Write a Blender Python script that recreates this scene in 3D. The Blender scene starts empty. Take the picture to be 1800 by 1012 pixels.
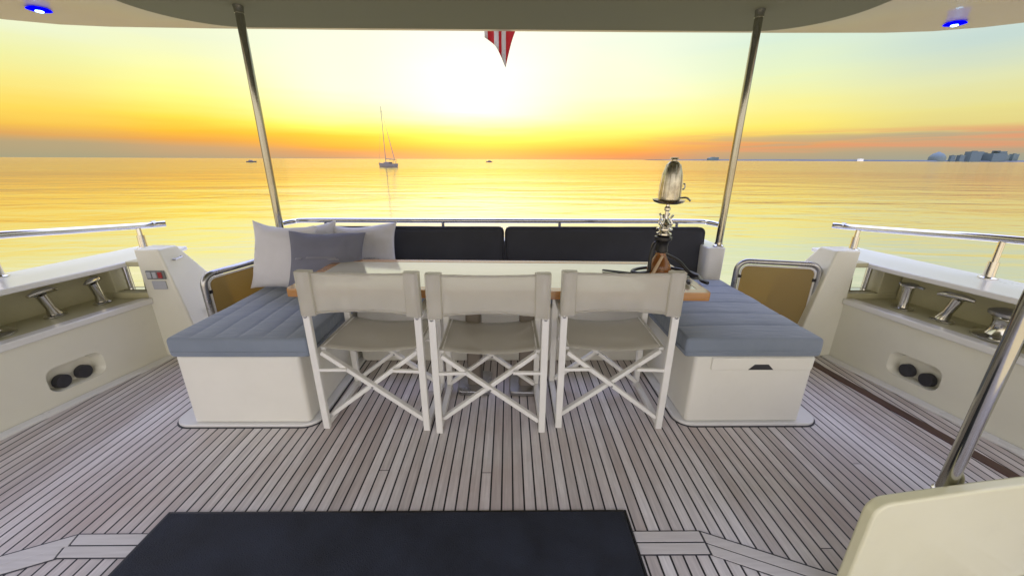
import bpy, bmesh, math, random
from mathutils import Vector, Matrix, noise
R = math.radians
random.seed(7)
scene = bpy.context.scene
COL = scene.collection

# ------------------------------------------------------------------ helpers
def lin(c):
    out = []
    for v in c:
        v = v / 255.0
        out.append(v / 12.92 if v <= .04045 else ((v + .055) / 1.055) ** 2.4)
    return tuple(out)

def tag(o, label=None, cat=None, group=None, kind=None):
    if label: o['label'] = label
    if cat: o['category'] = cat
    if group: o['group'] = group
    if kind: o['kind'] = kind
    return o

def empty(name, loc=(0, 0, 0), rz=0.0, label=None, cat=None, group=None):
    o = bpy.data.objects.new(name, None)
    COL.objects.link(o)
    o.location = loc
    o.rotation_euler = (0, 0, rz)
    o.empty_display_size = .1
    return tag(o, label, cat, group)

def children(o):
    return [c for c in bpy.data.objects if c.parent == o]

def copy_tree(o, parent=None):
    kids = children(o)
    c = o.copy()
    COL.objects.link(c)
    c.parent = parent
    for k in kids:
        copy_tree(k, c)
    return c

class MB:
    """collects shapes in one bmesh"""
    def __init__(self):
        self.bm = bmesh.new()

    def box(self, x0, x1, y0, y1, z0, z1, M=None):
        c = [(x0, y0, z0), (x1, y0, z0), (x1, y1, z0), (x0, y1, z0), (x0, y0, z1), (x1, y0, z1), (x1, y1, z1), (x0, y1, z1)]
        vs = [self.bm.verts.new((M @ Vector(p)) if M else p) for p in c]
        for f in ((0, 3, 2, 1), (4, 5, 6, 7), (0, 1, 5, 4), (1, 2, 6, 5), (2, 3, 7, 6), (3, 0, 4, 7)):
            self.bm.faces.new([vs[i] for i in f])
        return self

    def bar(self, a, b, w, h, up=(0, 0, 1)):
        a, b = Vector(a), Vector(b)
        d = (b - a).normalized()
        s = d.cross(Vector(up))
        if s.length < 1e-4: s = d.cross(Vector((0, 1, 0)))
        s.normalize()
        u = s.cross(d).normalized()
        vs = []
        for p in (a, b):
            for i, j in ((-1, -1), (1, -1), (1, 1), (-1, 1)):
                vs.append(self.bm.verts.new(p + s * (i * w / 2) + u * (j * h / 2)))
        for f in ((0, 1, 2, 3), (7, 6, 5, 4), (0, 4, 5, 1), (1, 5, 6, 2), (2, 6, 7, 3), (3, 7, 4, 0)):
            self.bm.faces.new([vs[i] for i in f])
        return self

    def tube(self, pts, r, seg=14, cap=True, closed=False):
        pts = [Vector(p) for p in pts]
        n = len(pts)
        rr = r if isinstance(r, (list, tuple)) else [r] * n
        rings = []
        prev = None
        for i, p in enumerate(pts):
            if closed:
                d = (pts[(i + 1) % n] - pts[i - 1]).normalized()
            else:
                d = (pts[min(i + 1, n - 1)] - pts[max(i - 1, 0)]).normalized()
            if prev is None:
                ref = Vector((0, 0, 1)) if abs(d.z) < .9 else Vector((1, 0, 0))
                s = d.cross(ref).normalized()
            else:
                s = (prev - d * prev.dot(d)).normalized()
            prev = s
            u = d.cross(s)
            rings.append([self.bm.verts.new(p + (s * math.cos(2 * math.pi * k / seg) + u * math.sin(2 * math.pi * k / seg)) * rr[i]) for k in range(seg)])
        m = n if closed else n - 1
        for i in range(m):
            A, B = rings[i], rings[(i + 1) % n]
            for k in range(seg):
                self.bm.faces.new((A[k], A[(k + 1) % seg], B[(k + 1) % seg], B[k]))
        if cap and not closed:
            self.bm.faces.new(list(reversed(rings[0])))
            self.bm.faces.new(rings[-1])
        return self

    def lathe(self, prof, loc=(0, 0, 0), seg=32, M=None, sx=1.0):
        loc = Vector(loc)
        rings = []
        for r, z in prof:
            ring = []
            for k in range(seg):
                a = 2 * math.pi * k / seg
                p = Vector((r * sx * math.cos(a), r * math.sin(a), z))
                if M: p = M @ p
                ring.append(self.bm.verts.new(p + loc))
            rings.append(ring)
        for A, B in zip(rings, rings[1:]):
            for k in range(seg):
                self.bm.faces.new((A[k], A[(k + 1) % seg], B[(k + 1) % seg], B[k]))
        self.bm.faces.new(list(reversed(rings[0])))
        self.bm.faces.new(rings[-1])
        return self

    def prism(self, poly, ax, a0, a1):
        """poly: 2D points in the two axes other than ax (x: (y,z), y: (x,z), z: (x,y))"""
        def P(p, a):
            return {'x': (a, p[0], p[1]), 'y': (p[0], a, p[1]), 'z': (p[0], p[1], a)}[ax]
        A = [self.bm.verts.new(P(p, a0)) for p in poly]
        B = [self.bm.verts.new(P(p, a1)) for p in poly]
        self.bm.faces.new(A)
        self.bm.faces.new(B)
        n = len(poly)
        for i in range(n):
            self.bm.faces.new((A[i], A[(i + 1) % n], B[(i + 1) % n], B[i]))
        return self

    def quad(self, *ps):
        self.bm.faces.new([self.bm.verts.new(p) for p in ps])
        return self

    def loft(self, sections, closed=True, caps=True):
        """sections: list of loops of equal length"""
        rings = [[self.bm.verts.new(p) for p in s] for s in sections]
        n = len(rings[0])
        for A, B in zip(rings, rings[1:]):
            for k in range(n if closed else n - 1):
                self.bm.faces.new((A[k], A[(k + 1) % n], B[(k + 1) % n], B[k]))
        if caps and closed:
            self.bm.faces.new(list(reversed(rings[0])))
            self.bm.faces.new(rings[-1])
        return self

    def build(self, name, m, parent=None, bevel=0.0, seg=2, smooth=True, angle=35, loc=None):
        bmesh.ops.recalc_face_normals(self.bm, faces=self.bm.faces)
        me = bpy.data.meshes.new(name)
        self.bm.to_mesh(me)
        self.bm.free()
        o = bpy.data.objects.new(name, me)
        COL.objects.link(o)
        if m: me.materials.append(m)
        if loc: o.location = loc
        if bevel:
            b = o.modifiers.new('bevel', 'BEVEL')
            b.width = bevel; b.segments = seg; b.limit_method = 'ANGLE'; b.angle_limit = R(40)
        if smooth:
            for p in me.polygons: p.use_smooth = True
            try:
                me.set_sharp_from_angle(angle=R(angle))
            except Exception:
                pass
        if parent: o.parent = parent
        return o

def smooth_path(pts, n=8):
    """Catmull-Rom"""
    P = [Vector(p) for p in pts]
    P = [P[0] * 2 - P[1]] + P + [P[-1] * 2 - P[-2]]
    out = []
    for i in range(1, len(P) - 2):
        for k in range(n):
            t = k / n
            a, b, c, d = P[i - 1], P[i], P[i + 1], P[i + 2]
            out.append(.5 * ((2 * b) + (c - a) * t + (2 * a - 5 * b + 4 * c - d) * t * t + (3 * b - a - 3 * c + d) * t ** 3))
    out.append(P[-2])
    return out

def round_rect(x0, x1, y0, y1, r, n=8):
    pts = []
    for cx, cy, a0 in ((x1 - r, y1 - r, 0), (x0 + r, y1 - r, 90), (x0 + r, y0 + r, 180), (x1 - r, y0 + r, 270)):
        for k in range(n + 1):
            a = R(a0 + 90 * k / n)
            pts.append((cx + r * math.cos(a), cy + r * math.sin(a)))
    return pts

# ------------------------------------------------------------------ materials
class NT:
    def __init__(self, name):
        self.m = bpy.data.materials.new(name)
        self.m.use_nodes = True
        self.t = self.m.node_tree
        self.t.nodes.clear()
        self.out = self.t.nodes.new('ShaderNodeOutputMaterial')
    def n(self, kind, **kw):
        nd = self.t.nodes.new('ShaderNode' + kind)
        for k, v in kw.items():
            if k.startswith('_'): setattr(nd, k[1:], v)
            else: nd.inputs[k.replace('_', ' ')].default_value = v
        return nd
    def l(self, a, b):
        self.t.links.new(a, b)
    def math(self, op, a, b=None, c=None):
        nd = self.t.nodes.new('ShaderNodeMath'); nd.operation = op
        for i, v in enumerate((a, b, c)):
            if v is None: continue
            if isinstance(v, (int, float)): nd.inputs[i].default_value = v
            else: self.l(v, nd.inputs[i])
        return nd.outputs[0]
    def mix(self, f, a, b, blend='MIX'):
        nd = self.t.nodes.new('ShaderNodeMix'); nd.data_type = 'RGBA'; nd.blend_type = blend
        for s, v in ((0, f), (6, a), (7, b)):
            if isinstance(v, (int, float)): nd.inputs[s].default_value = v
            elif isinstance(v, tuple): nd.inputs[s].default_value = v if len(v) == 4 else (*v, 1)
            else: self.l(v, nd.inputs[s])
        return nd.outputs[2]

def simple(name, col, rough=.5, metal=0.0, var=.10, vscale=3.0, bump=0.0, bscale=60.0, coat=0.0, spec=.5, stretch=None, dirt=0.0):
    t = NT(name)
    p = t.n('BsdfPrincipled', Roughness=rough, Metallic=metal)
    p.inputs['Coat Weight'].default_value = coat
    p.inputs['Coat Roughness'].default_value = .06
    p.inputs['Specular IOR Level'].default_value = spec
    tc = t.n('TexCoord')
    co = tc.outputs['Object']
    if stretch:
        mp = t.n('Mapping', Scale=stretch); t.l(co, mp.inputs['Vector']); co = mp.outputs[0]
    nz = t.n('TexNoise', Scale=vscale, Detail=5.0, Roughness=.6); t.l(co, nz.inputs['Vector'])
    a = tuple(c * (1 - var) for c in col); b = tuple(min(1, c * (1 + var)) for c in col)
    mr = t.n('MapRange'); mr.inputs[1].default_value = .3; mr.inputs[2].default_value = .7
    t.l(nz.outputs[0], mr.inputs[0])
    c = t.mix(mr.outputs[0], a, b)
    if dirt:
        n2 = t.n('TexNoise', Scale=9.0, Detail=8.0, Roughness=.75); t.l(co, n2.inputs['Vector'])
        m2 = t.n('MapRange'); m2.inputs[1].default_value = .55; m2.inputs[2].default_value = .8
        m2.inputs[4].default_value = dirt
        t.l(n2.outputs[0], m2.inputs[0])
        c = t.mix(m2.outputs[0], c, tuple(x * .45 for x in col))
    t.l(c, p.inputs['Base Color'])
    mr2 = t.n('MapRange'); mr2.inputs[3].default_value = rough * .8; mr2.inputs[4].default_value = min(1, rough * 1.25)
    t.l(nz.outputs[0], mr2.inputs[0]); t.l(mr2.outputs[0], p.inputs['Roughness'])
    if bump:
        nb = t.n('TexNoise', Scale=bscale, Detail=4.0); t.l(co, nb.inputs['Vector'])
        bp = t.n('Bump', Strength=bump, Distance=.01); t.l(nb.outputs[0], bp.inputs['Height'])
        t.l(bp.outputs[0], p.inputs['Normal'])
    t.l(p.outputs[0], t.out.inputs[0])
    return t.m

def glow(name, col, strength):
    t = NT(name)
    e = t.n('Emission', Strength=strength); e.inputs[0].default_value = (*col, 1)
    t.l(e.outputs[0], t.out.inputs[0])
    return t.m

GEL = simple('gelcoat_white', (.74, .735, .70), .28, var=.03, vscale=1.5, coat=.35, dirt=.06)
PANELM = simple('moulded_cream_panel', (.74, .71, .46), .3, var=.04, vscale=1.5, coat=.5, dirt=.08)
GELC = simple('gelcoat_cream', (.76, .745, .62), .33, var=.05, vscale=1.2, coat=.3, dirt=.10)
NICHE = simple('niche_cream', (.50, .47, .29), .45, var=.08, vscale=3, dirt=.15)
LOCK = simple('locker_cream', (.80, .785, .70), .38, var=.04, vscale=2, dirt=.08)
STEEL = simple('polished_steel', (.62, .61, .58), .13, 1.0, var=.06, vscale=6)
STEELD = simple('dull_steel', (.42, .42, .42), .28, 1.0, var=.12, vscale=14)
POLEM = simple('brushed_pole_steel', (.38, .37, .32), .11, 1.0, var=.08, vscale=6)
DARKM = simple('dark_rubber', (.035, .035, .04), .5, var=.2, vscale=10)
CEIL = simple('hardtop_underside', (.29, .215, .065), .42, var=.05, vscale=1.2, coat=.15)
COFF = simple('headliner_panel', (.15, .138, .058), .85, spec=.1, var=.05, vscale=1.0)  # darker, duller base colour than the hardtop underside around it
CHAIRP = simple('chair_white_lacquer', (.80, .79, .74), .35, var=.04, vscale=8, dirt=.05)
NAVY = simple('charcoal_canvas', (.048, .050, .060), .8, var=.14, vscale=4, bump=.25, bscale=350, spec=.25)
PILW = simple('pillow_linen_white', (.66, .65, .66), .85, var=.05, vscale=5, bump=.35, bscale=300, spec=.2)
PILG = simple('pillow_linen_grey', (.19, .195, .245), .85, var=.08, vscale=5, bump=.35, bscale=300, spec=.2)
THREAD = simple('thread_pale', (.42, .42, .46), .8)
THREADD = simple('thread_dark', (.22, .22, .23), .8)
MATT = simple('mat_charcoal', (.020, .024, .036), .7, var=.4, vscale=5, bump=.5, bscale=220, spec=.35, dirt=.2)
BROWN = simple('brown_board', (.085, .042, .03), .5, var=.25, vscale=5, stretch=(6, .6, 1))
AMBERW = simple('varnished_teak_edge', (.42, .19, .045), .25, var=.22, vscale=5, stretch=(.6, 6, 6), coat=.8)
PED = simple('pedestal_bronze', (.24, .21, .17), .35, .6, var=.1)
BLACK = simple('black_plastic', (.012, .012, .014), .35, var=.1)
BRASS = simple('antique_tray', (.26, .20, .12), .25, 1.0, var=.15, vscale=20)
REDP = simple('red_plastic', (.32, .03, .03), .4)
GREYP = simple('grey_plastic', (.17, .18, .17), .4)
GREYL = simple('grey_label', (.40, .41, .43), .5)
TAN = simple('tan_wood', (.55, .40, .25), .5)
LEDB = glow('blue_lamp_ring', (.0, .0, 1.0), 1.6)
LEDW = glow('blue_lamp_core', (.35, .65, 1.0), 9.0)

def teak_deck():
    t = NT('teak_planking')
    p = t.n('BsdfPrincipled', Roughness=.62)
    tc = t.n('TexCoord'); sx = t.n('SeparateXYZ'); t.l(tc.outputs['Object'], sx.inputs[0])
    X, Y = sx.outputs[0], sx.outputs[1]
    W = .047
    q = t.math('DIVIDE', t.math('ADD', X, 10 * W + .0235), W)
    fr = t.math('FRACT', q); idx = t.math('FLOOR', q)
    d = t.math('ABSOLUTE', t.math('SUBTRACT', fr, .5))           # .5 at the seam
    wn = t.n('TexWhiteNoise', _noise_dimensions='1D'); t.l(idx, wn.inputs['W'])
    # butt joints, staggered by plank
    yy = t.math('DIVIDE', t.math('ADD', t.math('ADD', Y, 20), t.math('MULTIPLY', wn.outputs[0], 40.3)), 14.0)
    fy = t.math('ABSOLUTE', t.math('SUBTRACT', t.math('FRACT', yy), .5))
    cell = t.math('ADD', t.math('MULTIPLY', idx, 7.13), t.math('FLOOR', yy))
    wn2 = t.n('TexWhiteNoise', _noise_dimensions='1D'); t.l(cell, wn2.inputs['W'])
    cb = t.n('CombineXYZ'); t.l(t.math('MULTIPLY', X, 90), cb.inputs[0]); t.l(t.math('MULTIPLY', Y, 5), cb.inputs[1]); t.l(cell, cb.inputs[2])
    g = t.n('TexNoise', Scale=1.0, Detail=5.0, Roughness=.65); t.l(cb.outputs[0], g.inputs['Vector'])
    blot = t.n('TexNoise', Scale=1.4, Detail=6.0, Roughness=.65); t.l(tc.outputs['Object'], blot.inputs['Vector'])
    c = t.mix(wn2.outputs[0], lin((190, 182, 176)), lin((226, 222, 218)))
    mg = t.n('MapRange'); mg.inputs[1].default_value = .3; mg.inputs[2].default_value = .7; mg.inputs[3].default_value = .80; mg.inputs[4].default_value = 1.12
    t.l(g.outputs[0], mg.inputs[0])
    cg = t.n('CombineColor'); [t.l(mg.outputs[0], cg.inputs[i]) for i in range(3)]
    c = t.mix(1.0, c, cg.outputs[0], 'MULTIPLY')
    mb = t.n('MapRange'); mb.inputs[1].default_value = .42; mb.inputs[2].default_value = .72; mb.inputs[3].default_value = 0; mb.inputs[4].default_value = .62
    t.l(blot.outputs[0], mb.inputs[0])
    c = t.mix(mb.outputs[0], c, lin((172, 148, 134)))
    seam = t.math('GREATER_THAN', d, .5 - .078)
    jy = t.math('GREATER_THAN', fy, .5 - .00012)
    s = t.math('MAXIMUM', seam, jy)
    c = t.mix(s, c, (.014, .013, .014))
    t.l(c, p.inputs['Base Color'])
    rr = t.math('SUBTRACT', .66, t.math('MULTIPLY', g.outputs[0], .25)); t.l(rr, p.inputs['Roughness'])
    h = t.math('SUBTRACT', t.math('MULTIPLY', g.outputs[0], .25), s)
    bp = t.n('Bump', Strength=.35, Distance=.003); t.l(h, bp.inputs['Height']); t.l(bp.outputs[0], p.inputs['Normal'])
    t.l(p.outputs[0], t.out.inputs[0])
    return t.m
TEAK = teak_deck()

def margin_teak(ang=0.0):
    t = NT('teak_margin')
    p = t.n('BsdfPrincipled', Roughness=.6)
    tc = t.n('TexCoord'); mp = t.n('Mapping', Scale=(5, 80, 1)); mp.inputs['Rotation'].default_value = (0, 0, ang)
    t.l(tc.outputs['Object'], mp.inputs[0])
    g = t.n('TexNoise', Scale=1.0, Detail=5.0); t.l(mp.outputs[0], g.inputs['Vector'])
    c = t.mix(g.outputs[0], lin((184, 179, 173)), lin((222, 218, 213)))
    t.l(c, p.inputs['Base Color']); t.l(p.outputs[0], t.out.inputs[0])
    return t.m
MARG = margin_teak()

def cushion_mat():
    t = NT('blue_grey_canvas')
    p = t.n('BsdfPrincipled', Roughness=.75); p.inputs['Specular IOR Level'].default_value = .3
    p.inputs['Sheen Weight'].default_value = .25
    tc = t.n('TexCoord'); sx = t.n('SeparateXYZ'); t.l(tc.outputs['Object'], sx.inputs[0])
    nz = t.n('TexNoise', Scale=5.0, Detail=6.0, Roughness=.6); t.l(tc.outputs['Object'], nz.inputs['Vector'])
    c = t.mix(nz.outputs[0], (.165, .20, .25), (.245, .285, .345))
    t.l(c, p.inputs['Base Color'])
    nb = t.n('TexNoise', Scale=260.0, Detail=2.0); t.l(tc.outputs['Object'], nb.inputs['Vector'])
    b1 = t.n('Bump', Strength=.25, Distance=.003); t.l(nb.outputs[0], b1.inputs['Height'])
    mp = t.n('Mapping', Scale=(2.0, 9.0, 3.0)); t.l(tc.outputs['Object'], mp.inputs[0])
    n2 = t.n('TexNoise', Scale=1.6, Detail=3.0); n2.inputs['Distortion'].default_value = .8; t.l(mp.outputs[0], n2.inputs['Vector'])
    b2 = t.n('Bump', Strength=.55, Distance=.02); t.l(n2.outputs[0], b2.inputs['Height']); t.l(b1.outputs[0], b2.inputs['Normal'])
    t.l(b2.outputs[0], p.inputs['Normal'])
    t.l(p.outputs[0], t.out.inputs[0])
    return t.m
CUSH = cushion_mat()

def mesh_fabric():
    t = NT('woven_mesh_fabric')
    p = t.n('BsdfPrincipled', Roughness=.7); p.inputs['Specular IOR Level'].default_value = .25
    tc = t.n('TexCoord')
    nz = t.n('TexNoise', Scale=6.0, Detail=5.0); t.l(tc.outputs['Object'], nz.inputs['Vector'])
    t.l(t.mix(nz.outputs[0], (.62, .60, .53), (.74, .72, .65)), p.inputs['Base Color'])
    tr = t.n('BsdfTranslucent'); tr.inputs[0].default_value = (.80, .74, .55, 1)
    tp = t.n('BsdfTransparent')
    m1 = t.n('MixShader'); m1.inputs[0].default_value = .28; t.l(p.outputs[0], m1.inputs[1]); t.l(tr.outputs[0], m1.inputs[2])
    m2 = t.n('MixShader'); m2.inputs[0].default_value = .34; t.l(m1.outputs[0], m2.inputs[1]); t.l(tp.outputs[0], m2.inputs[2])
    nb = t.n('TexNoise', Scale=400.0); t.l(tc.outputs['Object'], nb.inputs['Vector'])
    bp = t.n('Bump', Strength=.3, Distance=.002); t.l(nb.outputs[0], bp.inputs['Height']); t.l(bp.outputs[0], p.inputs['Normal'])
    t.l(m2.outputs[0], t.out.inputs[0])
    return t.m
FAB = mesh_fabric()

def table_top_mat():
    t = NT('varnished_table_top')
    p = t.n('BsdfPrincipled', Roughness=.2)
    p.inputs['Coat Weight'].default_value = 1.0; p.inputs['Coat Roughness'].default_value = .07; p.inputs['Coat IOR'].default_value = 2.0
    tc = t.n('TexCoord'); mp = t.n('Mapping', Scale=(1.2, 14, 1)); t.l(tc.outputs['Object'], mp.inputs[0])
    nz = t.n('TexNoise', Scale=2.0, Detail=6.0, Roughness=.6); t.l(mp.outputs[0], nz.inputs['Vector'])
    t.l(t.mix(nz.outputs[0], (.56, .50, .33), (.68, .62, .44)), p.inputs['Base Color'])
    n2 = t.n('TexNoise', Scale=3.0, Detail=2.0); t.l(tc.outputs['Object'], n2.inputs['Vector'])
    bp = t.n('Bump', Strength=.06, Distance=.02); t.l(n2.outputs[0], bp.inputs['Height']); t.l(bp.outputs[0], p.inputs['Coat Normal'])
    t.l(p.outputs[0], t.out.inputs[0])
    return t.m
TOPM = table_top_mat()

def amber_panel():
    t = NT('amber_acrylic')
    p = t.n('BsdfPrincipled', Roughness=.22)
    p.inputs['Base Color'].default_value = (.42, .34, .15, 1)
    tr = t.n('BsdfTransparent'); tr.inputs[0].default_value = (.55, .40, .14, 1)
    m = t.n('MixShader'); m.inputs[0].default_value = .5
    t.l(p.outputs[0], m.inputs[1]); t.l(tr.outputs[0], m.inputs[2]); t.l(m.outputs[0], t.out.inputs[0])
    return t.m
AMBER = amber_panel()

def glass_amber():
    t = NT('hookah_amber_glass')
    p = t.n('BsdfPrincipled', Roughness=.05, IOR=1.45)
    p.inputs['Base Color'].default_value = (.45, .18, .05, 1); p.inputs['Transmission Weight'].default_value = .55
    t.l(p.outputs[0], t.out.inputs[0])
    return t.m
GLASSA = glass_amber()

def water_mat():
    t = NT('sea_water')
    tc = t.n('TexCoord')
    ln = t.n('VectorMath', _operation='LENGTH'); t.l(tc.outputs['Object'], ln.inputs[0])
    dist = ln.outputs['Value']
    def wave(sc, x, y, det, dis=.0):
        mp = t.n('Mapping', Scale=(x, y, 1)); t.l(tc.outputs['Object'], mp.inputs[0])
        nz = t.n('TexNoise', Scale=sc, Detail=det, Roughness=.55); nz.inputs['Distortion'].default_value = dis
        t.l(mp.outputs[0], nz.inputs['Vector']); return nz.outputs[0]
    big = wave(.10, .30, 1.0, 2.0, .5)
    mid = wave(.45, .35, 1.0, 3.0, .6)
    small = wave(1.9, .45, 1.0, 3.0, .3)
    h = t.math('ADD', t.math('MULTIPLY', big, 1.6), t.math('ADD', t.math('MULTIPLY', mid, .62), t.math('MULTIPLY', small, .11)))
    # calmer slicks (patches of smooth water), lower waves far out
    sl = wave(.020, .25, 1.0, 3.0, .5)
    ms = t.n('MapRange'); ms.inputs[1].default_value = .38; ms.inputs[2].default_value = .62; ms.inputs[3].default_value = .45; ms.inputs[4].default_value = 1.1
    t.l(sl, ms.inputs[0])
    fd = t.n('MapRange'); fd.inputs[1].default_value = 40; fd.inputs[2].default_value = 150; fd.inputs[3].default_value = 1; fd.inputs[4].default_value = .35
    t.l(dist, fd.inputs[0])
    fw = t.n('MapRange', _interpolation_type='SMOOTHSTEP'); fw.inputs[1].default_value = 105; fw.inputs[2].default_value = 165; fw.inputs[3].default_value = 0; fw.inputs[4].default_value = 1.0
    t.l(t.math('ADD', dist, t.math('MULTIPLY', t.math('SUBTRACT', sl, .5), 90)), fw.inputs[0])
    st = t.math('MULTIPLY', t.math('ADD', t.math('MULTIPLY', ms.outputs[0], fd.outputs[0]), fw.outputs[0]), .50)
    bp = t.n('Bump', Distance=.30); t.l(h, bp.inputs['Height']); t.l(st, bp.inputs['Strength'])
    gl = t.n('BsdfGlossy', Roughness=.10); gl.inputs[0].default_value = (.95, .87, .71, 1); t.l(bp.outputs[0], gl.inputs['Normal'])
    df = t.n('BsdfDiffuse'); df.inputs[0].default_value = (.15, .18, .16, 1)
    fr = t.n('Fresnel', IOR=1.75); t.l(bp.outputs[0], fr.inputs['Normal'])
    f2 = t.n('MapRange'); f2.inputs[1].default_value = 0; f2.inputs[2].default_value = .6; f2.inputs[3].default_value = .22; f2.inputs[4].default_value = 1.0
    t.l(fr.outputs[0], f2.inputs[0])
    m = t.n('MixShader'); t.l(f2.outputs[0], m.inputs[0]); t.l(df.outputs[0], m.inputs[1]); t.l(gl.outputs[0], m.inputs[2])
    t.l(m.outputs[0], t.out.inputs[0])
    return t.m
WATER = water_mat()
LANDM = simple('far_land', (.07, .085, .09), .9, var=.2, vscale=.01)
def tower_mat(col):
    t = NT('tower_facade')
    p = t.n('BsdfPrincipled', Roughness=.6)
    tc = t.n('TexCoord'); br = t.n('TexBrick', Scale=.08)
    br.inputs[1].default_value = (*col, 1); br.inputs[2].default_value = (*[c * 1.15 for c in col], 1); br.inputs[3].default_value = (*[c * .75 for c in col], 1)
    mp = t.n('Mapping'); mp.inputs['Rotation'].default_value = (R(90), 0, 0); t.l(tc.outputs['Object'], mp.inputs[0]); t.l(mp.outputs[0], br.inputs[0])
    t.l(br.outputs[0], p.inputs['Base Color']); t.l(p.outputs[0], t.out.inputs[0])
    return t.m
TOWERS = [tower_mat((.075, .11, .105)), tower_mat((.06, .09, .095)), tower_mat((.085, .115, .105))]

# ------------------------------------------------------------------ the setting: water, far shore, deck
WZ = -1.6
m = MB(); N = 96
radii = [0.1, 30, 120, 500, 2000, 9000, 40000]
rings = []
for r in radii:
    rings.append([m.bm.verts.new((r * math.cos(2 * math.pi * k / N), r * math.sin(2 * math.pi * k / N), WZ)) for k in range(N)])
for A, B in zip(rings, rings[1:]):
    for k in range(N): m.bm.faces.new((A[k], B[k], B[(k + 1) % N], A[(k + 1) % N]))
m.bm.faces.new(rings[0])
tag(m.build('water', WATER, smooth=False), kind='structure')

m = MB()   # low far shore, an uneven strip of land
sec = []
for i in range(70):
    x = 1150 + i * 45
    y = 2950 + 250 * noise.noise((i * .11, 0, 0))
    hh = (3 + 5 * min(1, i / 24)) * (1 + .45 * noise.noise((i * .37, 3.1, 0)))
    sec.append([(x, y, WZ - 1), (x, y + 20, WZ + hh), (x, y + 350, WZ + hh * 1.3), (x, y + 500, WZ - 1)])
m.loft(sec)
tag(m.build('far_shore', LANDM), kind='structure')

m = MB()
m.quad((-2.9, -1.2, 0), (2.9, -1.2, 0), (2.9, 3.02, 0), (-2.9, 3.02, 0))
deck = tag(m.build('deck', TEAK, smooth=False), kind='structure')
deck.data.materials[0] = TEAK
def board(pts, z=.004, w=.004):
    m = MB(); m.prism(pts, 'z', -.002, z); return m.build('margin_board', MARG, deck, bevel=.001)
# straight margin boards and the mitred ones beyond them, with black caulking under
m = MB()
m.prism([(-1.575, 1.088), (-1.0, 1.088), (-1.0, .992), (-1.55, .992)], 'z', -.002, .0025)
m.prism([(.45, 1.088), (.785, 1.088), (.785, .992), (.45, .992)], 'z', -.002, .0025)
m.prism([(-1.572, 1.088), (-1.550, .992), (-2.3, .66), (-2.3, .77)], 'z', -.002, .0024)
m.prism([(.785, 1.088), (.785, .992), (1.5, .68), (1.5, .79)], 'z', -.002, .0024)
m.build('margin_caulking', DARKM, deck, smooth=False)
for y0, y1 in ((.996, 1.037), (1.043, 1.084)):
    board([(-1.568, y1), (-.9, y1), (-.9, y0), (-1.556, y0)])
    board([(.42, y1), (.781, y1), (.781, y0), (.42, y0)])
for o0, o1 in ((.004, .046), (.052, .093)):
    board([(-1.574, 1.088 - o0 - .003), (-2.28, .775 - o0), (-2.28, .775 - o1), (-1.561, 1.088 - o1 - .004)])
    board([(.789, 1.088 - o0 - .003), (1.5, .785 - o0), (1.5, .785 - o1), (.789, 1.088 - o1 - .004)])

# brown board let into the starboard side deck
m = MB(); m.prism([(2.155, 2.40), (2.212, 2.40), (2.42, 1.0), (2.50, .2), (2.52, -1.0), (2.455, -1.0), (2.435, .2), (2.355, 1.0)], 'z', -.002, .006)
tag(m.build('deck_strip', BROWN, bevel=.002), kind='structure')

# ------------------------------------------------------------------ bulwarks
YS = [-1.2, 0, .8, 1.5, 2.0, 2.45]
XI = [2.86, 2.79, 2.69, 2.575, 2.475, 2.38]       # inner face
def xi(y):
    for a in range(len(YS) - 1):
        if y <= YS[a + 1]:
            f = (y - YS[a]) / (YS[a + 1] - YS[a]); return XI[a] + f * (XI[a + 1] - XI[a])
    return XI[-1] - .2 * (y - 2.45)
def xo(y): return xi(y) + .46 if y < 2.2 else xi(2.2) + .46 - .14 * (y - 2.2)
LEDGE, CAPZ = .45, .70

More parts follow.
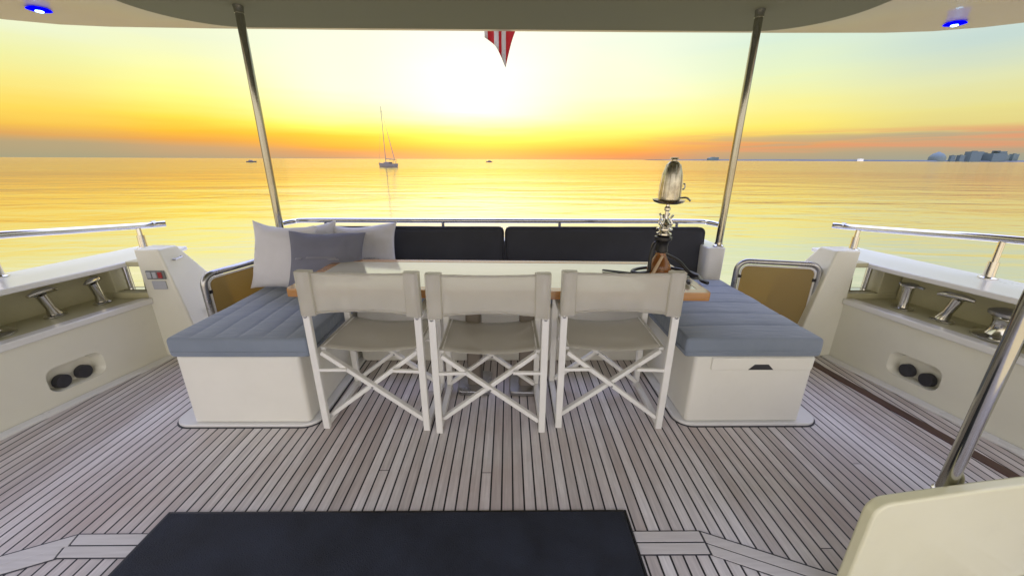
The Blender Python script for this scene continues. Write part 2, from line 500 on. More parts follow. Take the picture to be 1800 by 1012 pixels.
def make_bulwark(s, label):
    root = empty('bulwark', (s * 2.5, 1.5, 0), 0, label, 'bulwark')
    off = Vector((-s * 2.5, -1.5, 0))
    def B(m, name, mt, parent=None, **k):
        o = m.build(name, mt, **k)
        o.parent = parent or root
        o.location = off if parent is None else (0, 0, 0)
        return o
    # lower inner panel with a fairlead recess cut in it
    m = MB(); bm = m.bm
    y0, y1, z0, z1 = 1.86, 2.12, .085, .235
    hole2 = round_rect(y0, y1, z0, z1, .05, 5)
    ysamp = [-1.2, 0, .8, 1.5, 1.8, 2.2, 2.46]
    def P(y, z, dx=0): return (s * (xi(y) + dx), y, z)
    # plain stretches of the panel, and the stretch with the hole
    for a, b in ((-1.2, 0), (0, .8), (.8, 1.5), (1.5, 1.8), (2.2, 2.46)):
        m.quad(P(a, 0), P(b, 0), P(b, LEDGE), P(a, LEDGE))
    outer = [bm.verts.new(P(y, z)) for y, z in ((1.8, 0), (2.0, 0), (2.2, 0), (2.2, LEDGE), (2.0, LEDGE), (1.8, LEDGE))]
    inner = [bm.verts.new(P(y, z)) for y, z in hole2]
    es = [bm.edges.new((outer[i], outer[(i + 1) % 6])) for i in range(6)] + [bm.edges.new((inner[i], inner[(i + 1) % len(inner)])) for i in range(len(inner))]
    bmesh.ops.triangle_fill(bm, edges=es, use_beauty=True)
    cy, cz = (y0 + y1) / 2, (z0 + z1) / 2
    inn2 = [bm.verts.new(P(cy + (y - cy) * .84, cz + (z - cz) * .80, .055)) for y, z in hole2]
    for i in range(len(inner)):
        j = (i + 1) % len(inner)
        bm.faces.new((inner[i], inner[j], inn2[j], inn2[i]))
    bm.faces.new(inn2)
    bmesh.ops.remove_doubles(bm, verts=bm.verts, dist=.0005)
    B(m, 'inner_panel', GELC)
    # ledge lip and niche floor
    ys = [-1.2, 0, .8, 1.5, 2.0, 2.45]
    m = MB()
    m.loft([[(s * (xi(y) - .022), y, LEDGE - .035), (s * (xi(y) - .022), y, LEDGE + .004), (s * (xi(y) + .05), y, LEDGE + .004), (s * (xi(y) + .05), y, LEDGE - .035)] for y in ys])
    B(m, 'ledge', GEL, bevel=.006)
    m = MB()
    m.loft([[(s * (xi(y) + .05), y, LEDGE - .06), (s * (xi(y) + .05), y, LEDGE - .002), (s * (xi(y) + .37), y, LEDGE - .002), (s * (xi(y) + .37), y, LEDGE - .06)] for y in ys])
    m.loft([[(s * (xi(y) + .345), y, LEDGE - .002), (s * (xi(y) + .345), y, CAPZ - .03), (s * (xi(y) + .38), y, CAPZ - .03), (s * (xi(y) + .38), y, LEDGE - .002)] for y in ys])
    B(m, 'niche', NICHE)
    # cap
    ysc = ys[:-1] + [2.3, 2.6, 2.95]
    m = MB()
    m.loft([[(s * (xi(min(y, 2.45)) + .075), y, CAPZ - .032), (s * (xi(min(y, 2.45)) + .075), y, CAPZ), (s * (xo(y) + .02), y, CAPZ + .004), (s * (xo(y) + .02), y, CAPZ - .032)] for y in ysc])
    B(m, 'cap', GEL, bevel=.008, seg=3)
    # outer hull side
    ysh = [y for y in ysc if y < 2.5] + [2.598]
    def ht(y): return CAPZ - .034
    m = MB()
    m.loft([[(s * (xo(min(y, 2.95)) - .05), y, CAPZ - .034), (s * xo(min(y, 2.95)), y, CAPZ - .034), (s * (xo(min(y, 2.95)) - .10), y, -.5), (s * (xo(min(y, 2.95)) - .35), y, WZ - .2), (s * (xo(min(y, 2.95)) - .45), y, WZ - .2), (s * (xo(min(y, 2.95)) - .2), y, -.5)] for y in ysh])
    m.loft([[(s * (xo(min(y, 2.95)) - .05), y, .36), (s * (xo(min(y, 2.95)) - .02), y, .36), (s * (xo(min(y, 2.95)) - .10), y, -.5), (s * (xo(min(y, 2.95)) - .35), y, WZ - .2), (s * (xo(min(y, 2.95)) - .45), y, WZ - .2), (s * (xo(min(y, 2.95)) - .2), y, -.5)] for y in (2.601, 2.8, 3.1)])
    B(m, 'hull_side', GEL)
    # toe strip along the deck
    m = MB()
    m.loft([[(s * (xi(y) - .055), y, -.002), (s * (xi(y) - .055), y, .012), (s * (xi(y) - .004), y, .018), (s * (xi(y) - .004), y, -.002)] for y in ys])
    B(m, 'toe_strip', GEL, bevel=.003)
    # transverse end wall with the hawse opening
    m = MB()
    yb0, yb1 = 2.455, 2.60
    def xin(z): return 2.10 + .165 * min(z, .8)
    lo, hi = 2.39, 2.60
    # inner fin: front face, inboard face, sloping top
    prof = [(2.452, 0), (2.452, .785), (2.60, .785), (2.76, .55), (2.90, .50), (2.90, 0)]
    A = [(s * xin(z), y, z) for y, z in prof]
    Bq = [(s * lo, y, z) for y, z in prof]
    m.loft([A, Bq])
    B(m, 'end_fin', GELC, bevel=.012, seg=3)
    m = MB()
    m.box(*sorted((s * (lo + .001), s * 2.83)), yb0 + .004, yb1, 0, .485)
    m.box(*sorted((s * (lo + .001), s * 2.83)), yb0 + .004, yb1, .668, .70)
    m.box(*sorted((s * hi, s * 2.83)), yb0 + .006, yb1, .4855, .6675)
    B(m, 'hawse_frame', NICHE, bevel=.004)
    m = MB()
    for z in (.489, .664):
        m.bar((s * (lo + .01), 2.53, z), (s * (hi - .01), 2.53, z), .05, .008)
    m.tube([(s * 2.56, 2.53, .49), (s * 2.56, 2.53, .662)], .016)
    m.tube([(s * 2.43, 2.53, .49), (s * 2.435, 2.53, .58)], [.028, .018])
    B(m, 'hawse_roller', STEEL)
    # two dark hawse pipes in the recess
    for k, yk in enumerate((1.935, 2.035)):
        m = MB()
        X = xi(yk) + .034
        M = Matrix.Rotation(R(90) * s, 4, 'Y')
        m.lathe([(.038, -.02), (.039, .012), (.034, .018), (.022, .012), (.020, -.012)], (s * X, yk, .132 + .004 * k), 24, M)
        B(m, 'hawse_pipe', DARKM)
        m = MB()
        m.lathe([(.012, 0), (.014, .01), (.004, .014)], (s * (X - .004), yk, .132 + .004 * k), 12, Matrix.Rotation(-R(90) * s, 4, 'Y'))
        B(m, 'pipe_pin', STEELD)
    return root, B

bl, Bl = make_bulwark(-1, 'white port bulwark on the left with a niche of mooring gear and socket panel')
br_, Br = make_bulwark(1, 'white starboard bulwark on the right with a niche, beside the brown deck strip')
# fittings on the left fin
m = MB(); m.box(-2.345, -2.225, 2.440, 2.452, .585, .645); sp = Bl(m, 'socket_panel', GREYP, bevel=.004)
for i, mt in enumerate((GREYL, GREYL, REDP)):
    m = MB(); m.box(-2.337 + i * .036, -2.309 + i * .036, 2.434, 2.440, .595, .636); Bl(m, 'socket_flap', mt, sp, bevel=.003)
m = MB(); m.box(-2.325, -2.235, 2.444, 2.452, .515, .572); Bl(m, 'notice_plate', GREYL, bevel=.003)
m = MB(); m.tube([(-2.212, 2.52, .702), (-2.200, 2.525, .70), (-2.197, 2.585, .705), (-2.210, 2.59, .708)], .006, 8); Bl(m, 'latch', STEELD)
m = MB(); m.tube([(-2.135, 2.60, .305), (-2.120, 2.605, .305)], [.013, .011], 12); m.tube([(-2.150, 2.64, .33), (-2.135, 2.645, .32), (-2.133, 2.65, .28)], .006, 8); Bl(m, 'gate_catch', STEEL)

# stern coaming with the two end posts, hull bottom at the stern
root = empty('stern_coaming', (0, 3.05, 0), 0, 'white coaming across the stern behind the dark sofa backrests', 'coaming')
m = MB(); m.box(-1.50, 1.50, 2.985, 3.14, 0, .74); o = m.build('coaming_wall', GEL, bevel=.015, seg=3); o.parent = root; o.location = (0, -3.05, 0)
for s in (-1, 1):
    m = MB(); m.prism(round_rect(min(s * 1.53, s * 1.67), max(s * 1.53, s * 1.67), 2.755, 3.13, .03, 4), 'z', 0, .735)
    o = m.build('coaming_post', GEL, bevel=.008, seg=2); o.parent = root; o.location = (0, -3.05, 0)
m = MB(); m.loft([[(-2.6, y, z) , (2.6, y, z), (2.5, y2, z2), (-2.5, y2, z2)] for y, z, y2, z2 in ((3.02, -.02, 3.14, -.02), (3.02, -.8, 3.3, -.8), (3.02, WZ - .2, 3.3, WZ - .2))])
o = m.build('transom', GEL); o.parent = root; o.location = (0, -3.05, 0)

# ------------------------------------------------------------------ mooring gear
def make_cleat():
    root = empty('mooring_cleat')
    m = MB(); m.lathe([(.055, 0), (.055, .008), (.045, .014)], seg=24, sx=.8); m.build('base_plate', STEEL, root)
    m = MB(); m.tube([(0, 0, .012), (.0, .012, .06), (0, .035, .145)], [.034, .022, .026], 18); m.build('post', STEEL, root)
    m = MB()
    m.tube(smooth_path([(0, -.055, .150), (0, -.02, .160), (0, .04, .163), (0, .10, .156)], 4), [.010, .012, .014, .016, .018, .019, .019, .019, .018, .017, .014, .012, .009], 12)
    m.build('horn', STEEL, root)
    return root
def make_bollard():
    root = empty('mooring_bollard')
    m = MB(); m.lathe([(.055, 0), (.055, .008), (.045, .012)], seg=24); m.build('base_plate', STEEL, root)
    m = MB(); m.lathe([(.030, .01), (.027, .03), (.027, .13), (.031, .145)], seg=24); m.build('post', STEEL, root)
    m = MB(); m.lathe([(.034, .146), (.046, .150), (.046, .160), (.036, .166)], seg=24); m.bar((0, -.07, .155), (0, .05, .158), .02, .012); m.build('cap', STEELD, root)
    return root
def make_winch():
    root = empty('winch')
    m = MB(); m.lathe([(.105, 0), (.105, .012), (.09, .02), (.065, .026)], seg=36); m.build('base_plate', STEEL, root)
    m = MB(); m.lathe([(.062, .024), (.05, .05), (.046, .08), (.05, .11), (.062, .128)], seg=36); m.build('drum', STEEL, root)
    m = MB(); m.lathe([(.066, .129), (.075, .135), (.075, .15), (.055, .160), (.015, .163)], seg=36); m.build('top_cap', STEELD, root)
    return root
GRP = 'stainless mooring gear in the bulwark niches'
c0 = make_cleat(); b0 = make_bollard(); w0 = make_winch()
def put(o, x, y, rz, label, cat):
    o.location = (x, y, LEDGE + .0005); o.rotation_euler = (0, 0, rz)
    return tag(o, label, cat, GRP)
put(c0, -2.60, 2.36, R(200), 'upright steel cleat in the left niche, nearest the bright opening', 'cleat')
c1 = put(copy_tree(c0), -2.66, 2.14, R(185), 'leaning steel cleat in the left niche between winch and aft cleat', 'cleat')
put(w0, -2.70, 1.85, 0, 'low steel winch at the left edge of the photo in the port niche', 'winch')
put(b0, 2.59, 2.27, R(20), 'short steel bollard with a flat dark cap, aft in the right niche', 'bollard')
c2 = put(copy_tree(c0), 2.63, 2.07, R(200), 'leaning steel cleat in the right niche between bollard and winch', 'cleat')
w1 = put(copy_tree(w0), 2.68, 1.83, 0, 'steel winch in the right niche beside the leaning near pole', 'winch')

# ------------------------------------------------------------------ side rails, stern rail
def make_side_rail(s, label):
    root = empty('side_rail', (s * 2.75, 2.5, .7), 0, label, 'handrail', 'stainless handrails on the bulwark caps')
    def B(m, name, mt, p=None, **k):
        o = m.build(name, mt, **k); o.parent = p or root; o.location = (-s * 2.75, -2.5, -.7) if p is None else (0, 0, 0); return o
    pts = smooth_path([(s * 2.62, 3.00, .865), (s * 2.70, 2.88, .868), (s * 2.79, 2.5, .90), (s * 2.87, 2.1, .935), (s * 2.97, 1.5, .965), (s * 3.05, .6, .98), (s * 3.1, -.6, .98)], 6)
    m = MB(); m.tube(pts, .022, 16); B(m, 'rail_tube', STEEL)
    m = MB(); m.lathe([(.022, 0), (.025, .008), (.025, .03), (.012, .042)], (s * 2.668, 2.935, .868), 16, Matrix.Rotation(R(-90), 4, 'X') ); B(m, 'end_cap', STEELD)
    for (x, y, zt) in ((2.705, 2.86, .865), (2.865, 2.12, .93), (3.0, 1.2, .965), (3.08, .2, .975)):
        m = MB(); m.tube([(s * (x - .01), y - .01, CAPZ + .0), (s * (x - .006), y - .005, CAPZ + .1), (s * (x - .005), y - .005, CAPZ + .1), (s * x, y, zt)], [.026, .024, .016, .015], 14)
        f = B(m, 'stanchion', STEEL)
        m = MB(); m.lathe([(.042, 0), (.042, .006), (.03, .012)], (s * (x - .01), y - .01, CAPZ + .003), 18); B(m, 'stanchion_foot', STEEL, f)
    return root
make_side_rail(-1, 'curved stainless handrail above the port bulwark, left side of the photo')
make_side_rail(1, 'curved stainless handrail above the starboard bulwark, right side of the photo')

root = empty('stern_rail', (0, 3.05, .74), 0, 'long straight stainless rail along the stern above the dark backrests', 'handrail')
def B(m, name, mt, p=None, **k):
    o = m.build(name, mt, **k); o.parent = p or root; o.location = (0, -3.05, -.74) if p is None else (0, 0, 0); return o
m = MB(); m.tube(smooth_path([(-1.66, 2.88, .868), (-1.70, 2.93, .872), (-1.64, 3.01, .882), (-1.52, 3.05, .886), (-.8, 3.05, .886), (0, 3.05, .886), (.8, 3.05, .886), (1.52, 3.05, .886), (1.64, 3.01, .882), (1.70, 2.93, .872), (1.66, 2.88, .868)], 6), .019, 16); B(m, 'rail_tube', STEEL)
for x in (-1.40, -.47, .46, 1.40):
    m = MB(); m.tube([(x, 3.05, .738), (x, 3.05, .875)], .012, 12); B(m, 'stanchion', STEELD)

# ------------------------------------------------------------------ hardtop
root = empty('hardtop', (0, 2.0, 2.2), 0, 'pale hardtop roof over the cockpit with a recessed, darker headliner', 'roof')
def B(m, name, mt, p=None, **k):
    o = m.build(name, mt, **k); o.parent = p or root; o.location = (0, -2.0, -2.2) if p is None else (0, 0, 0); return o
outl = []
half = [(0, 3.13), (1.0, 3.13), (2.0, 3.12), (2.7, 3.10), (3.0, 3.06), (3.25, 2.97), (3.45, 2.84), (3.58, 2.66), (3.64, 2.4), (3.66, 1.9), (3.66, -.9)]
outl = half + [(-x, y) for x, y in reversed(half[1:])]
ZB = 2.205
def coff(dx, dy, r):
    pts = []
    x1, y1 = 2.20 - dx, 3.085 - dy
    pts.append((x1, -.8))
    for k in range(13):
        a = R(90 * k / 12); pts.append((x1 - r + r * math.cos(a), y1 - r + r * math.sin(a)))
    for k in range(13):
        a = R(90 + 90 * k / 12); pts.append((-x1 + r + r * math.cos(a), y1 - r + r * math.sin(a)))
    pts.append((-x1, -.8))
    return pts
m = MB(); bm = m.bm
O = [bm.verts.new((x, y, ZB)) for x, y in outl]
I = [bm.verts.new((x, y, ZB)) for x, y in coff(0, 0, .48)]
es = [bm.edges.new((O[i], O[(i + 1) % len(O)])) for i in range(len(O))] + [bm.edges.new((I[i], I[(i + 1) % len(I)])) for i in range(len(I))]
bmesh.ops.triangle_fill(bm, edges=es, use_beauty=True)
def off2(pts, cx, cy, d):
    out = []
    for i, (x, y) in enumerate(pts):
        (ax, ay), (bx, by) = pts[i - 1], pts[(i + 1) % len(pts)]
        tx, ty = bx - ax, by - ay; L = math.hypot(tx, ty); nx, ny = -ty / L, tx / L
        if nx * (x - cx) + ny * (y - cy) < 0: nx, ny = -nx, -ny
        out.append((x + nx * d, y + ny * d))
    return out
prev = O
for d, z in ((.012, ZB + .006), (.030, ZB + .022), (.038, ZB + .05), (.030, ZB + .10), (-.02, ZB + .16), (-.3, ZB + .21)):
    ring = [bm.verts.new((x, y, z)) for x, y in off2(outl, 0, 1, d)]
    for i in range(len(O)):
        j = (i + 1) % len(O)
        bm.faces.new((prev[i], prev[j], ring[j], ring[i]))
    prev = ring
bm.faces.new(prev)
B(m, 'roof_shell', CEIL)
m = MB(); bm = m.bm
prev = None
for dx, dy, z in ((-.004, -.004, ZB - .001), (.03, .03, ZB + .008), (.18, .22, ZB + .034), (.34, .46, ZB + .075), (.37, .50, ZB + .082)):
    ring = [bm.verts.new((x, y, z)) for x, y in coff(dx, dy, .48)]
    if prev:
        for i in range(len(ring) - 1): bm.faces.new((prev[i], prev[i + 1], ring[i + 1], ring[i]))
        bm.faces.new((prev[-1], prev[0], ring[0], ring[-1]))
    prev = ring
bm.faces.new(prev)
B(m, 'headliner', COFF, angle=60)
for x, y in ((-2.80, 2.76), (2.96, 2.88)):
    m = MB(); m.lathe([(.040, 0), (.050, -.005), (.053, -.010), (.040, -.014)], (x, y, ZB), 28, sx=1.15)
    f = B(m, 'downlight', LEDB)
    m = MB(); m.lathe([(.018, -.0145), (.019, -.019), (.010, -.022)], (x, y, ZB), 20); B(m, 'lamp_core', LEDW, f)

# poles
def make_pole(x, y, z0, z1, r, label, foot=True, gz=None):
    root = empty('support_pole', (x, y, z0), 0, label, 'pole', 'stainless poles holding up the hardtop')
    m = MB(); m.tube([(0, 0, 0), (0, 0, z1 - z0)], r, 28); m.build('tube', POLEM, root)
    m = MB(); m.lathe([(r * 1.5, 0), (r * 1.5, .006), (r * 1.12, .014), (r * 1.08, .03)], (0, 0, .001), 24); m.build('base_flange', STEEL, root)
    m = MB(); h = z1 - z0; m.lathe([(r * 1.08, h - .05), (r * 1.1, h - .03), (r * 1.2, h - .016), (r * 1.25, h)], (0, 0, 0), 24); m.build('top_flange', POLEM, root)
    return root
make_pole(-1.63, 2.82, .736, ZB + .050, .025, 'slim stainless pole on the left standing behind the white pillows')
make_pole(1.635, 2.82, .736, ZB + .050, .025, 'slim stainless pole on the right standing on the white post by the gate')
root = make_pole(1.385, .90, 0, 2.28, .020, 'thick near pole at the lower right rising behind the cream panel')
m = MB(); m.lathe([(.021, .37), (.026, .375), (.026, .395), (.021, .400)], (0, 0, 0), 24); m.build('collar', STEEL, root)
m = MB(); m.tube(smooth_path([(.02, .0, .36), (.040, -.0, .40), (.038, 0, .44), (.02, 0, .47)], 4), .008, 10); m.build('bracket', STEEL, root)

# cream panel lower right
root = empty('console_panel', (1.6, .85, 0), 0, 'cream moulded panel with rounded top corner at the lower right corner', 'panel')
m = MB()
# local frame: along x towards starboard, slightly turned
prof = [(0, 0), (0, .39)] + [(.05 - .05 * math.cos(R(a)), .40 + .05 * math.sin(R(a))) for a in (10, 30, 50, 70, 90)] + [(.35, .458), (.9, .458), (.9, 0)]
d = Vector((.985, .12, 0)).normalized(); nrm = Vector((-d.y, d.x, 0))
def PP(p, k): return Vector((1.082, .805, -.010)) + d * p[0] + nrm * k + Vector((0, 0, p[1]))
m.loft([[PP(p, 0) for p in prof], [PP(p, .035) for p in prof]])
o = m.build('panel_board', PANELM, bevel=.008, seg=3); o.parent = root; o.location = (-1.6, -.85, 0)
m = MB(); m.loft([[PP((x, z), k) for x, z in ((.02, .002), (.9, .002), (.9, .05), (.02, .05))] for k in (-.012, -.001)])
o = m.build('kick_strip', GEL, bevel=.003); o.parent = root; o.location = (-1.6, -.85, 0)

# floor mat
root = empty('floor_mat', (-.39, .7, 0), 0, 'large charcoal rubber mat lying on the teak deck in the foreground', 'mat')
m = MB(); m.prism(round_rect(-.905, .905, -.55, .465, .012, 3), 'z', .001, .014); m.build('mat_sheet', MATT, root, bevel=.003)
m = MB()
m.box(-.908, .908, .466, .476, .001, .009); m.box(-.918, -.908, -.55, .476, .001, .009); m.box(.908, .918, -.55, .476, .001, .009)
m.build('mat_edging', BLACK, root, bevel=.002)

# ------------------------------------------------------------------ sofa
root = empty('bench_base', (0, 2.2, 0), 0, 'cream U shaped locker bench that carries the blue and dark cushions', 'bench')
def B(m, name, mt, p=None, **k):
    o = m.build(name, mt, **k); o.parent = p or root; o.location = (0, -2.2, 0) if p is None else (0, 0, 0); return o
for s in (-1, 1):
    a, b = sorted((s * 1.0, s * 1.618))
    m = MB(); m.prism(round_rect(a, b, 1.712, 2.68, .022, 5), 'z', .02, .408); lk = B(m, 'locker', LOCK, bevel=.006)
    a2, b2 = sorted((s * .955, s * 1.735))
    m = MB(); m.prism(round_rect(a2, b2, 1.692, 2.70, .09, 8), 'z', .0, .018); B(m, 'plinth', GEL, bevel=.006, seg=3)
    m = MB(); m.prism(round_rect(a2 - .007, b2 + .007, 1.685, 2.70, .095, 8), 'z', -.001, .003); B(m, 'plinth_caulking', DARKM)
    if s == 1:
        m = MB(); m.prism([(1.09, .335), (1.60, .335), (1.605, .345), (1.605, .405), (1.085, .405), (1.085, .345)], 'y', 1.704, 1.713)
        dr = B(m, 'drawer', LOCK, bevel=.003)
        m = MB(); m.prism([(1.275, .338), (1.405, .338), (1.375, .368), (1.305, .368)], 'y', 1.7025, 1.7045)
        B(m, 'handle', DARKM, dr)
m = MB(); m.box(-.974, .974, 2.40, 2.70, 0, .40); m.box(-1.474, 1.474, 2.701, 2.98, 0, .40)
B(m, 'bench_back_locker', LOCK, bevel=.006)

def rounded_cushion(hx, hy, hz, r, crown=.02, seams_x=(), seams_y=(), nseed=0, wr=.004, puff=.006):
    """solid cushion centred on the origin"""
    bm = bmesh.new()
    def axis(h, r, n, extra=()):
        v = [-h + r * q for q in (0, .25, .55, 1.0)]
        mid = [-(h - r) + 2 * (h - r) * k / n for k in range(1, n)]
        v2 = v + mid + [-q for q in reversed(v)]
        for e in extra: v2 += [e - .012, e - .005, e, e + .005, e + .012]
        out = []
        for q in sorted(v2):
            if not out or q - out[-1] > 1e-4: out.append(q)
        return out
    ax = [axis(hx, r, max(8, int(hx * 40)), seams_x), axis(hy, r, max(8, int(hy * 40)), seams_y), axis(hz, r, 4)]
    cache = {}
    def V(i, j, k):
        if (i, j, k) in cache: return cache[(i, j, k)]
        p = Vector((ax[0][i], ax[1][j], ax[2][k]))
        q = Vector((max(-hx + r, min(hx - r, p.x)), max(-hy + r, min(hy - r, p.y)), max(-hz + r, min(hz - r, p.z))))
        d = p - q
        if d.length > 1e-7: p2 = q + d.normalized() * r if (sum(abs(c) > 1e-7 for c in d) > 1) else p
        else: p2 = p
        u, v = p.x / hx, p.y / hy
        if p.z > 0:
            w = p.z / hz
            p2.z += crown * w * (1 - u * u) * (1 - v * v)
            for e in seams_x: p2.z -= .0045 * w * max(0, 1 - abs(v) ** 14) * math.exp(-((p.x - e) / .010) ** 2)
            for e in seams_y: p2.z -= .006 * w * math.exp(-((p.y - e) / .008) ** 2)
            p2.z += wr * w * noise.noise((p.x * 7 + nseed, p.y * 5, 0))
        bul = puff * (1 - (p.z / hz) ** 2)
        if abs(u) > .999: p2.x += bul * (1 if u > 0 else -1)
        if abs(v) > .999: p2.y += bul * (1 if v > 0 else -1)
        p2 += Vector((noise.noise((p.y * 6, p.z * 6, nseed)), noise.noise((p.x * 6, p.z * 6, nseed + 9)), 0)) * wr * .6
        cache[(i, j, k)] = bm.verts.new(p2)
        return cache[(i, j, k)]
    nx, ny, nz = len(ax[0]) - 1, len(ax[1]) - 1, len(ax[2]) - 1
    for i in range(nx):
        for j in range(ny):
            for k in (0, nz): bm.faces.new((V(i, j, k), V(i + 1, j, k), V(i + 1, j + 1, k), V(i, j + 1, k)))
    for i in range(nx):
        for k in range(nz):
            for j in (0, ny): bm.faces.new((V(i, j, k), V(i + 1, j, k), V(i + 1, j, k + 1), V(i, j, k + 1)))
    for j in range(ny):
        for k in range(nz):
            for i in (0, nx): bm.faces.new((V(i, j, k), V(i, j + 1, k), V(i, j + 1, k + 1), V(i, j, k + 1)))
    m = MB(); m.bm.free(); m.bm = bm
    return m

def loop_tube(hx, hy, z, r, rc=.03):
    m = MB(); m.tube([(x, y, z) for x, y in round_rect(-hx, hx, -hy, hy, rc, 5)], r, 8, closed=True); return m

for s, lab in ((-1, 'blue grey seat cushion on the left locker, in front of the white pillows'), (1, 'blue grey seat cushion on the right locker with drawer, beside the closed gate')):
    root = empty('seat_cushion', (s * 1.276, 2.185, .466), 0, lab, 'cushion', 'blue grey seat cushions')
    hx, hy, hz = .342, .492, .052
    rounded_cushion(hx, hy, hz, .016, .010, [-.24, -.12, 0, .12, .24] if s < 0 else [], [] if s < 0 else [-.33, -.17, 0, .16, .33], 3 + s, .005, .003).build('cushion_body', CUSH, root, angle=80)
    loop_tube(hx + .004, hy + .004, -.020, .0045).build('piping', CUSH, root)
root = empty('seat_cushion', (0, 2.64, .466), 0, 'blue grey seat cushion under the dark backrests, mostly hidden behind the table', 'cushion', 'blue grey seat cushions')
rounded_cushion(.935, .21, .054, .022, .01, [0], [], 8).build('cushion_body', CUSH, root, angle=80)

def backrest(x0, x1, label, seed):
    root = empty('back_cushion', ((x0 + x1) / 2, 2.925, .665), 0, label, 'cushion', 'charcoal backrest cushions')
    root.rotation_euler = (R(-4), 0, 0)
    hx, hh, ht = (x1 - x0) / 2, .19, .05
    m = rounded_cushion(hx, hh, ht, .035, .018, [], [], seed, .003)
    bmesh.ops.rotate(m.bm, verts=m.bm.verts, matrix=Matrix.Rotation(R(90), 3, 'X'))
    m.build('cushion_body', NAVY, root, angle=80)
    m = MB(); m.tube([(x, -ht + .012, z) for x, z in round_rect(-hx - .002, hx + .002, -hh - .002, hh + .002, .04, 5)], .005, 8, closed=True); m.build('piping', NAVY, root)
backrest(-1.485, .012, 'long charcoal backrest cushion left of the gap, partly behind the pillows', 1)
backrest(.030, 1.555, 'long charcoal backrest cushion right of the gap, behind the water pipe', 2)

# ------------------------------------------------------------------ pillows
def pillow(name, w, h, t, mat, loc, rot, label, ear=.055, seed=0, mark=None, group='scatter pillows on the left of the sofa'):
    root = empty(name, loc, 0, label, 'pillow', group)
    root.rotation_euler = rot
    m = MB(); bm = m.bm
    n = 28
    def S(u, v, side):
        # u, v in -1..1
        px = w / 2 * u * (1 - ear * 1.6 * (1 - v * v) * abs(u) ** 2)
        pz = h / 2 * v * (1 - ear * 1.6 * (1 - u * u) * abs(v) ** 2)
        e = max(0, (1 - abs(u) ** 2.6)) * max(0, (1 - abs(v) ** 2.6))
        th = t / 2 * e ** .55
        wr = .010 * noise.noise((px * 9 + seed, pz * 9, side * 3)) + .006 * noise.noise((px * 22, pz * 22 + seed, side))
        sag = -.02 * (1 - v) * .5 * (1 - u * u)
        return Vector((px + .008 * noise.noise((pz * 6, seed, 0)), side * (th + wr * min(1, e * 3)), pz + .010 * noise.noise((px * 5, seed + 4, 0)) + sag * 0))
    fr = {}
    for side in (-1, 1):
        for i in range(n + 1):
            for j in range(n + 1):
                if side == 1 and (i in (0, n) or j in (0, n)): fr[(side, i, j)] = fr[(-1, i, j)]; continue
                u = math.sin(math.pi / 2 * (2 * i / n - 1)); v = math.sin(math.pi / 2 * (2 * j / n - 1))
                fr[(side, i, j)] = bm.verts.new(S(u, v, side))
        for i in range(n):
            for j in range(n):
                bm.faces.new((fr[(side, i, j)], fr[(side, i + 1, j)], fr[(side, i + 1, j + 1)], fr[(side, i, j + 1)]))
    m.build('pillow_case', mat, root, angle=180)
    if mark:
        mk = MB()
        for (x0, x1, z0, hgt) in mark[1]:
            k = 0; x = x0
            pts = []
            while x < x1:
                zz = z0 + (hgt if k % 2 else 0)
                e = max(0, 1 - abs(2 * x / w) ** 2.6) * max(0, 1 - abs(2 * zz / h) ** 2.6)
                pts.append((x, -(t / 2 * e ** .55) - .017, zz)); x += .006 + .004 * ((k * 7) % 3) / 2; k += 1
            mk.tube(pts, .0022, 5)
        mk.build('embroidery', mark[0], root)
    return root
pillow('pillow', .46, .455, .15, PILW, (-1.435, 2.47, .728), (R(-14), R(3), R(-8)), 'tall white pillow standing at the far left in front of the pole', .09, 1)
pillow('pillow', .46, .42, .12, PILW, (-1.39, 2.69, .712), (R(-16), R(-5), R(4)), 'white pillow mostly hidden behind the grey pillow, only its upper edge showing', .09, 5)
pillow('pillow', .47, .40, .13, PILW, (-.985, 2.73, .715), (R(-14), R(-2), R(6)), 'white pillow to the right of the grey one against the dark backrest', .09, 9, (THREADD, [(-.02, .10, -.075, .012), (.0, .08, -.062, .008)]))
pillow('pillow', .48, .38, .14, PILG, (-1.115, 2.39, .728), (R(-20), R(1.5), R(4)), 'grey rectangular pillow with faint pale embroidery in front of the white ones', .06, 14, (THREAD, [(-.16, -.12, .0, .010), (-.09, .09, .004, .013), (.04, .11, -.002, .006)]))

# ------------------------------------------------------------------ table
root = empty('dining_table', (0, 2.09, 0), R(-1.6), 'long low varnished table with a pale glossy top between the benches', 'table')
m = MB(); m.prism(round_rect(-1.01, 1.01, -.245, .245, .004, 2), 'z', .700, .7315); m.build('tabletop', TOPM, root)
m = MB(); bm = m.bm
Oo = round_rect(-1.062, 1.062, -.30, .30, .02, 4); Ii = round_rect(-1.0105, 1.0105, -.2455, .2455, .006, 4)
m.loft([[(x, y, .690) for x, y in Oo], [(x, y, .727) for x, y in Oo], [(x * .997, y * .993, .733) for x, y in Oo], [(x, y, .733) for x, y in Ii], [(x, y, .690) for x, y in Ii], [(x, y, .690) for x, y in Oo]], caps=False)
m.build('edge_trim', AMBERW, root)
for x in (-.155, .16):
    m = MB(); m.prism(round_rect(x - .045, x + .045, -.05, .05, .02, 4), 'z', .03, .66); f = m.build('pedestal', PED, root, bevel=.004)
    m = MB(); m.box(x - .09, x + .09, -.12, .12, .655, .6895); m.build('bracket', STEELD, f, bevel=.004)
    m = MB(); m.prism(round_rect(x - .10, x + .10, -.12, .12, .03, 4), 'z', .001, .032); m.build('foot_plate', STEELD, f, bevel=.006)

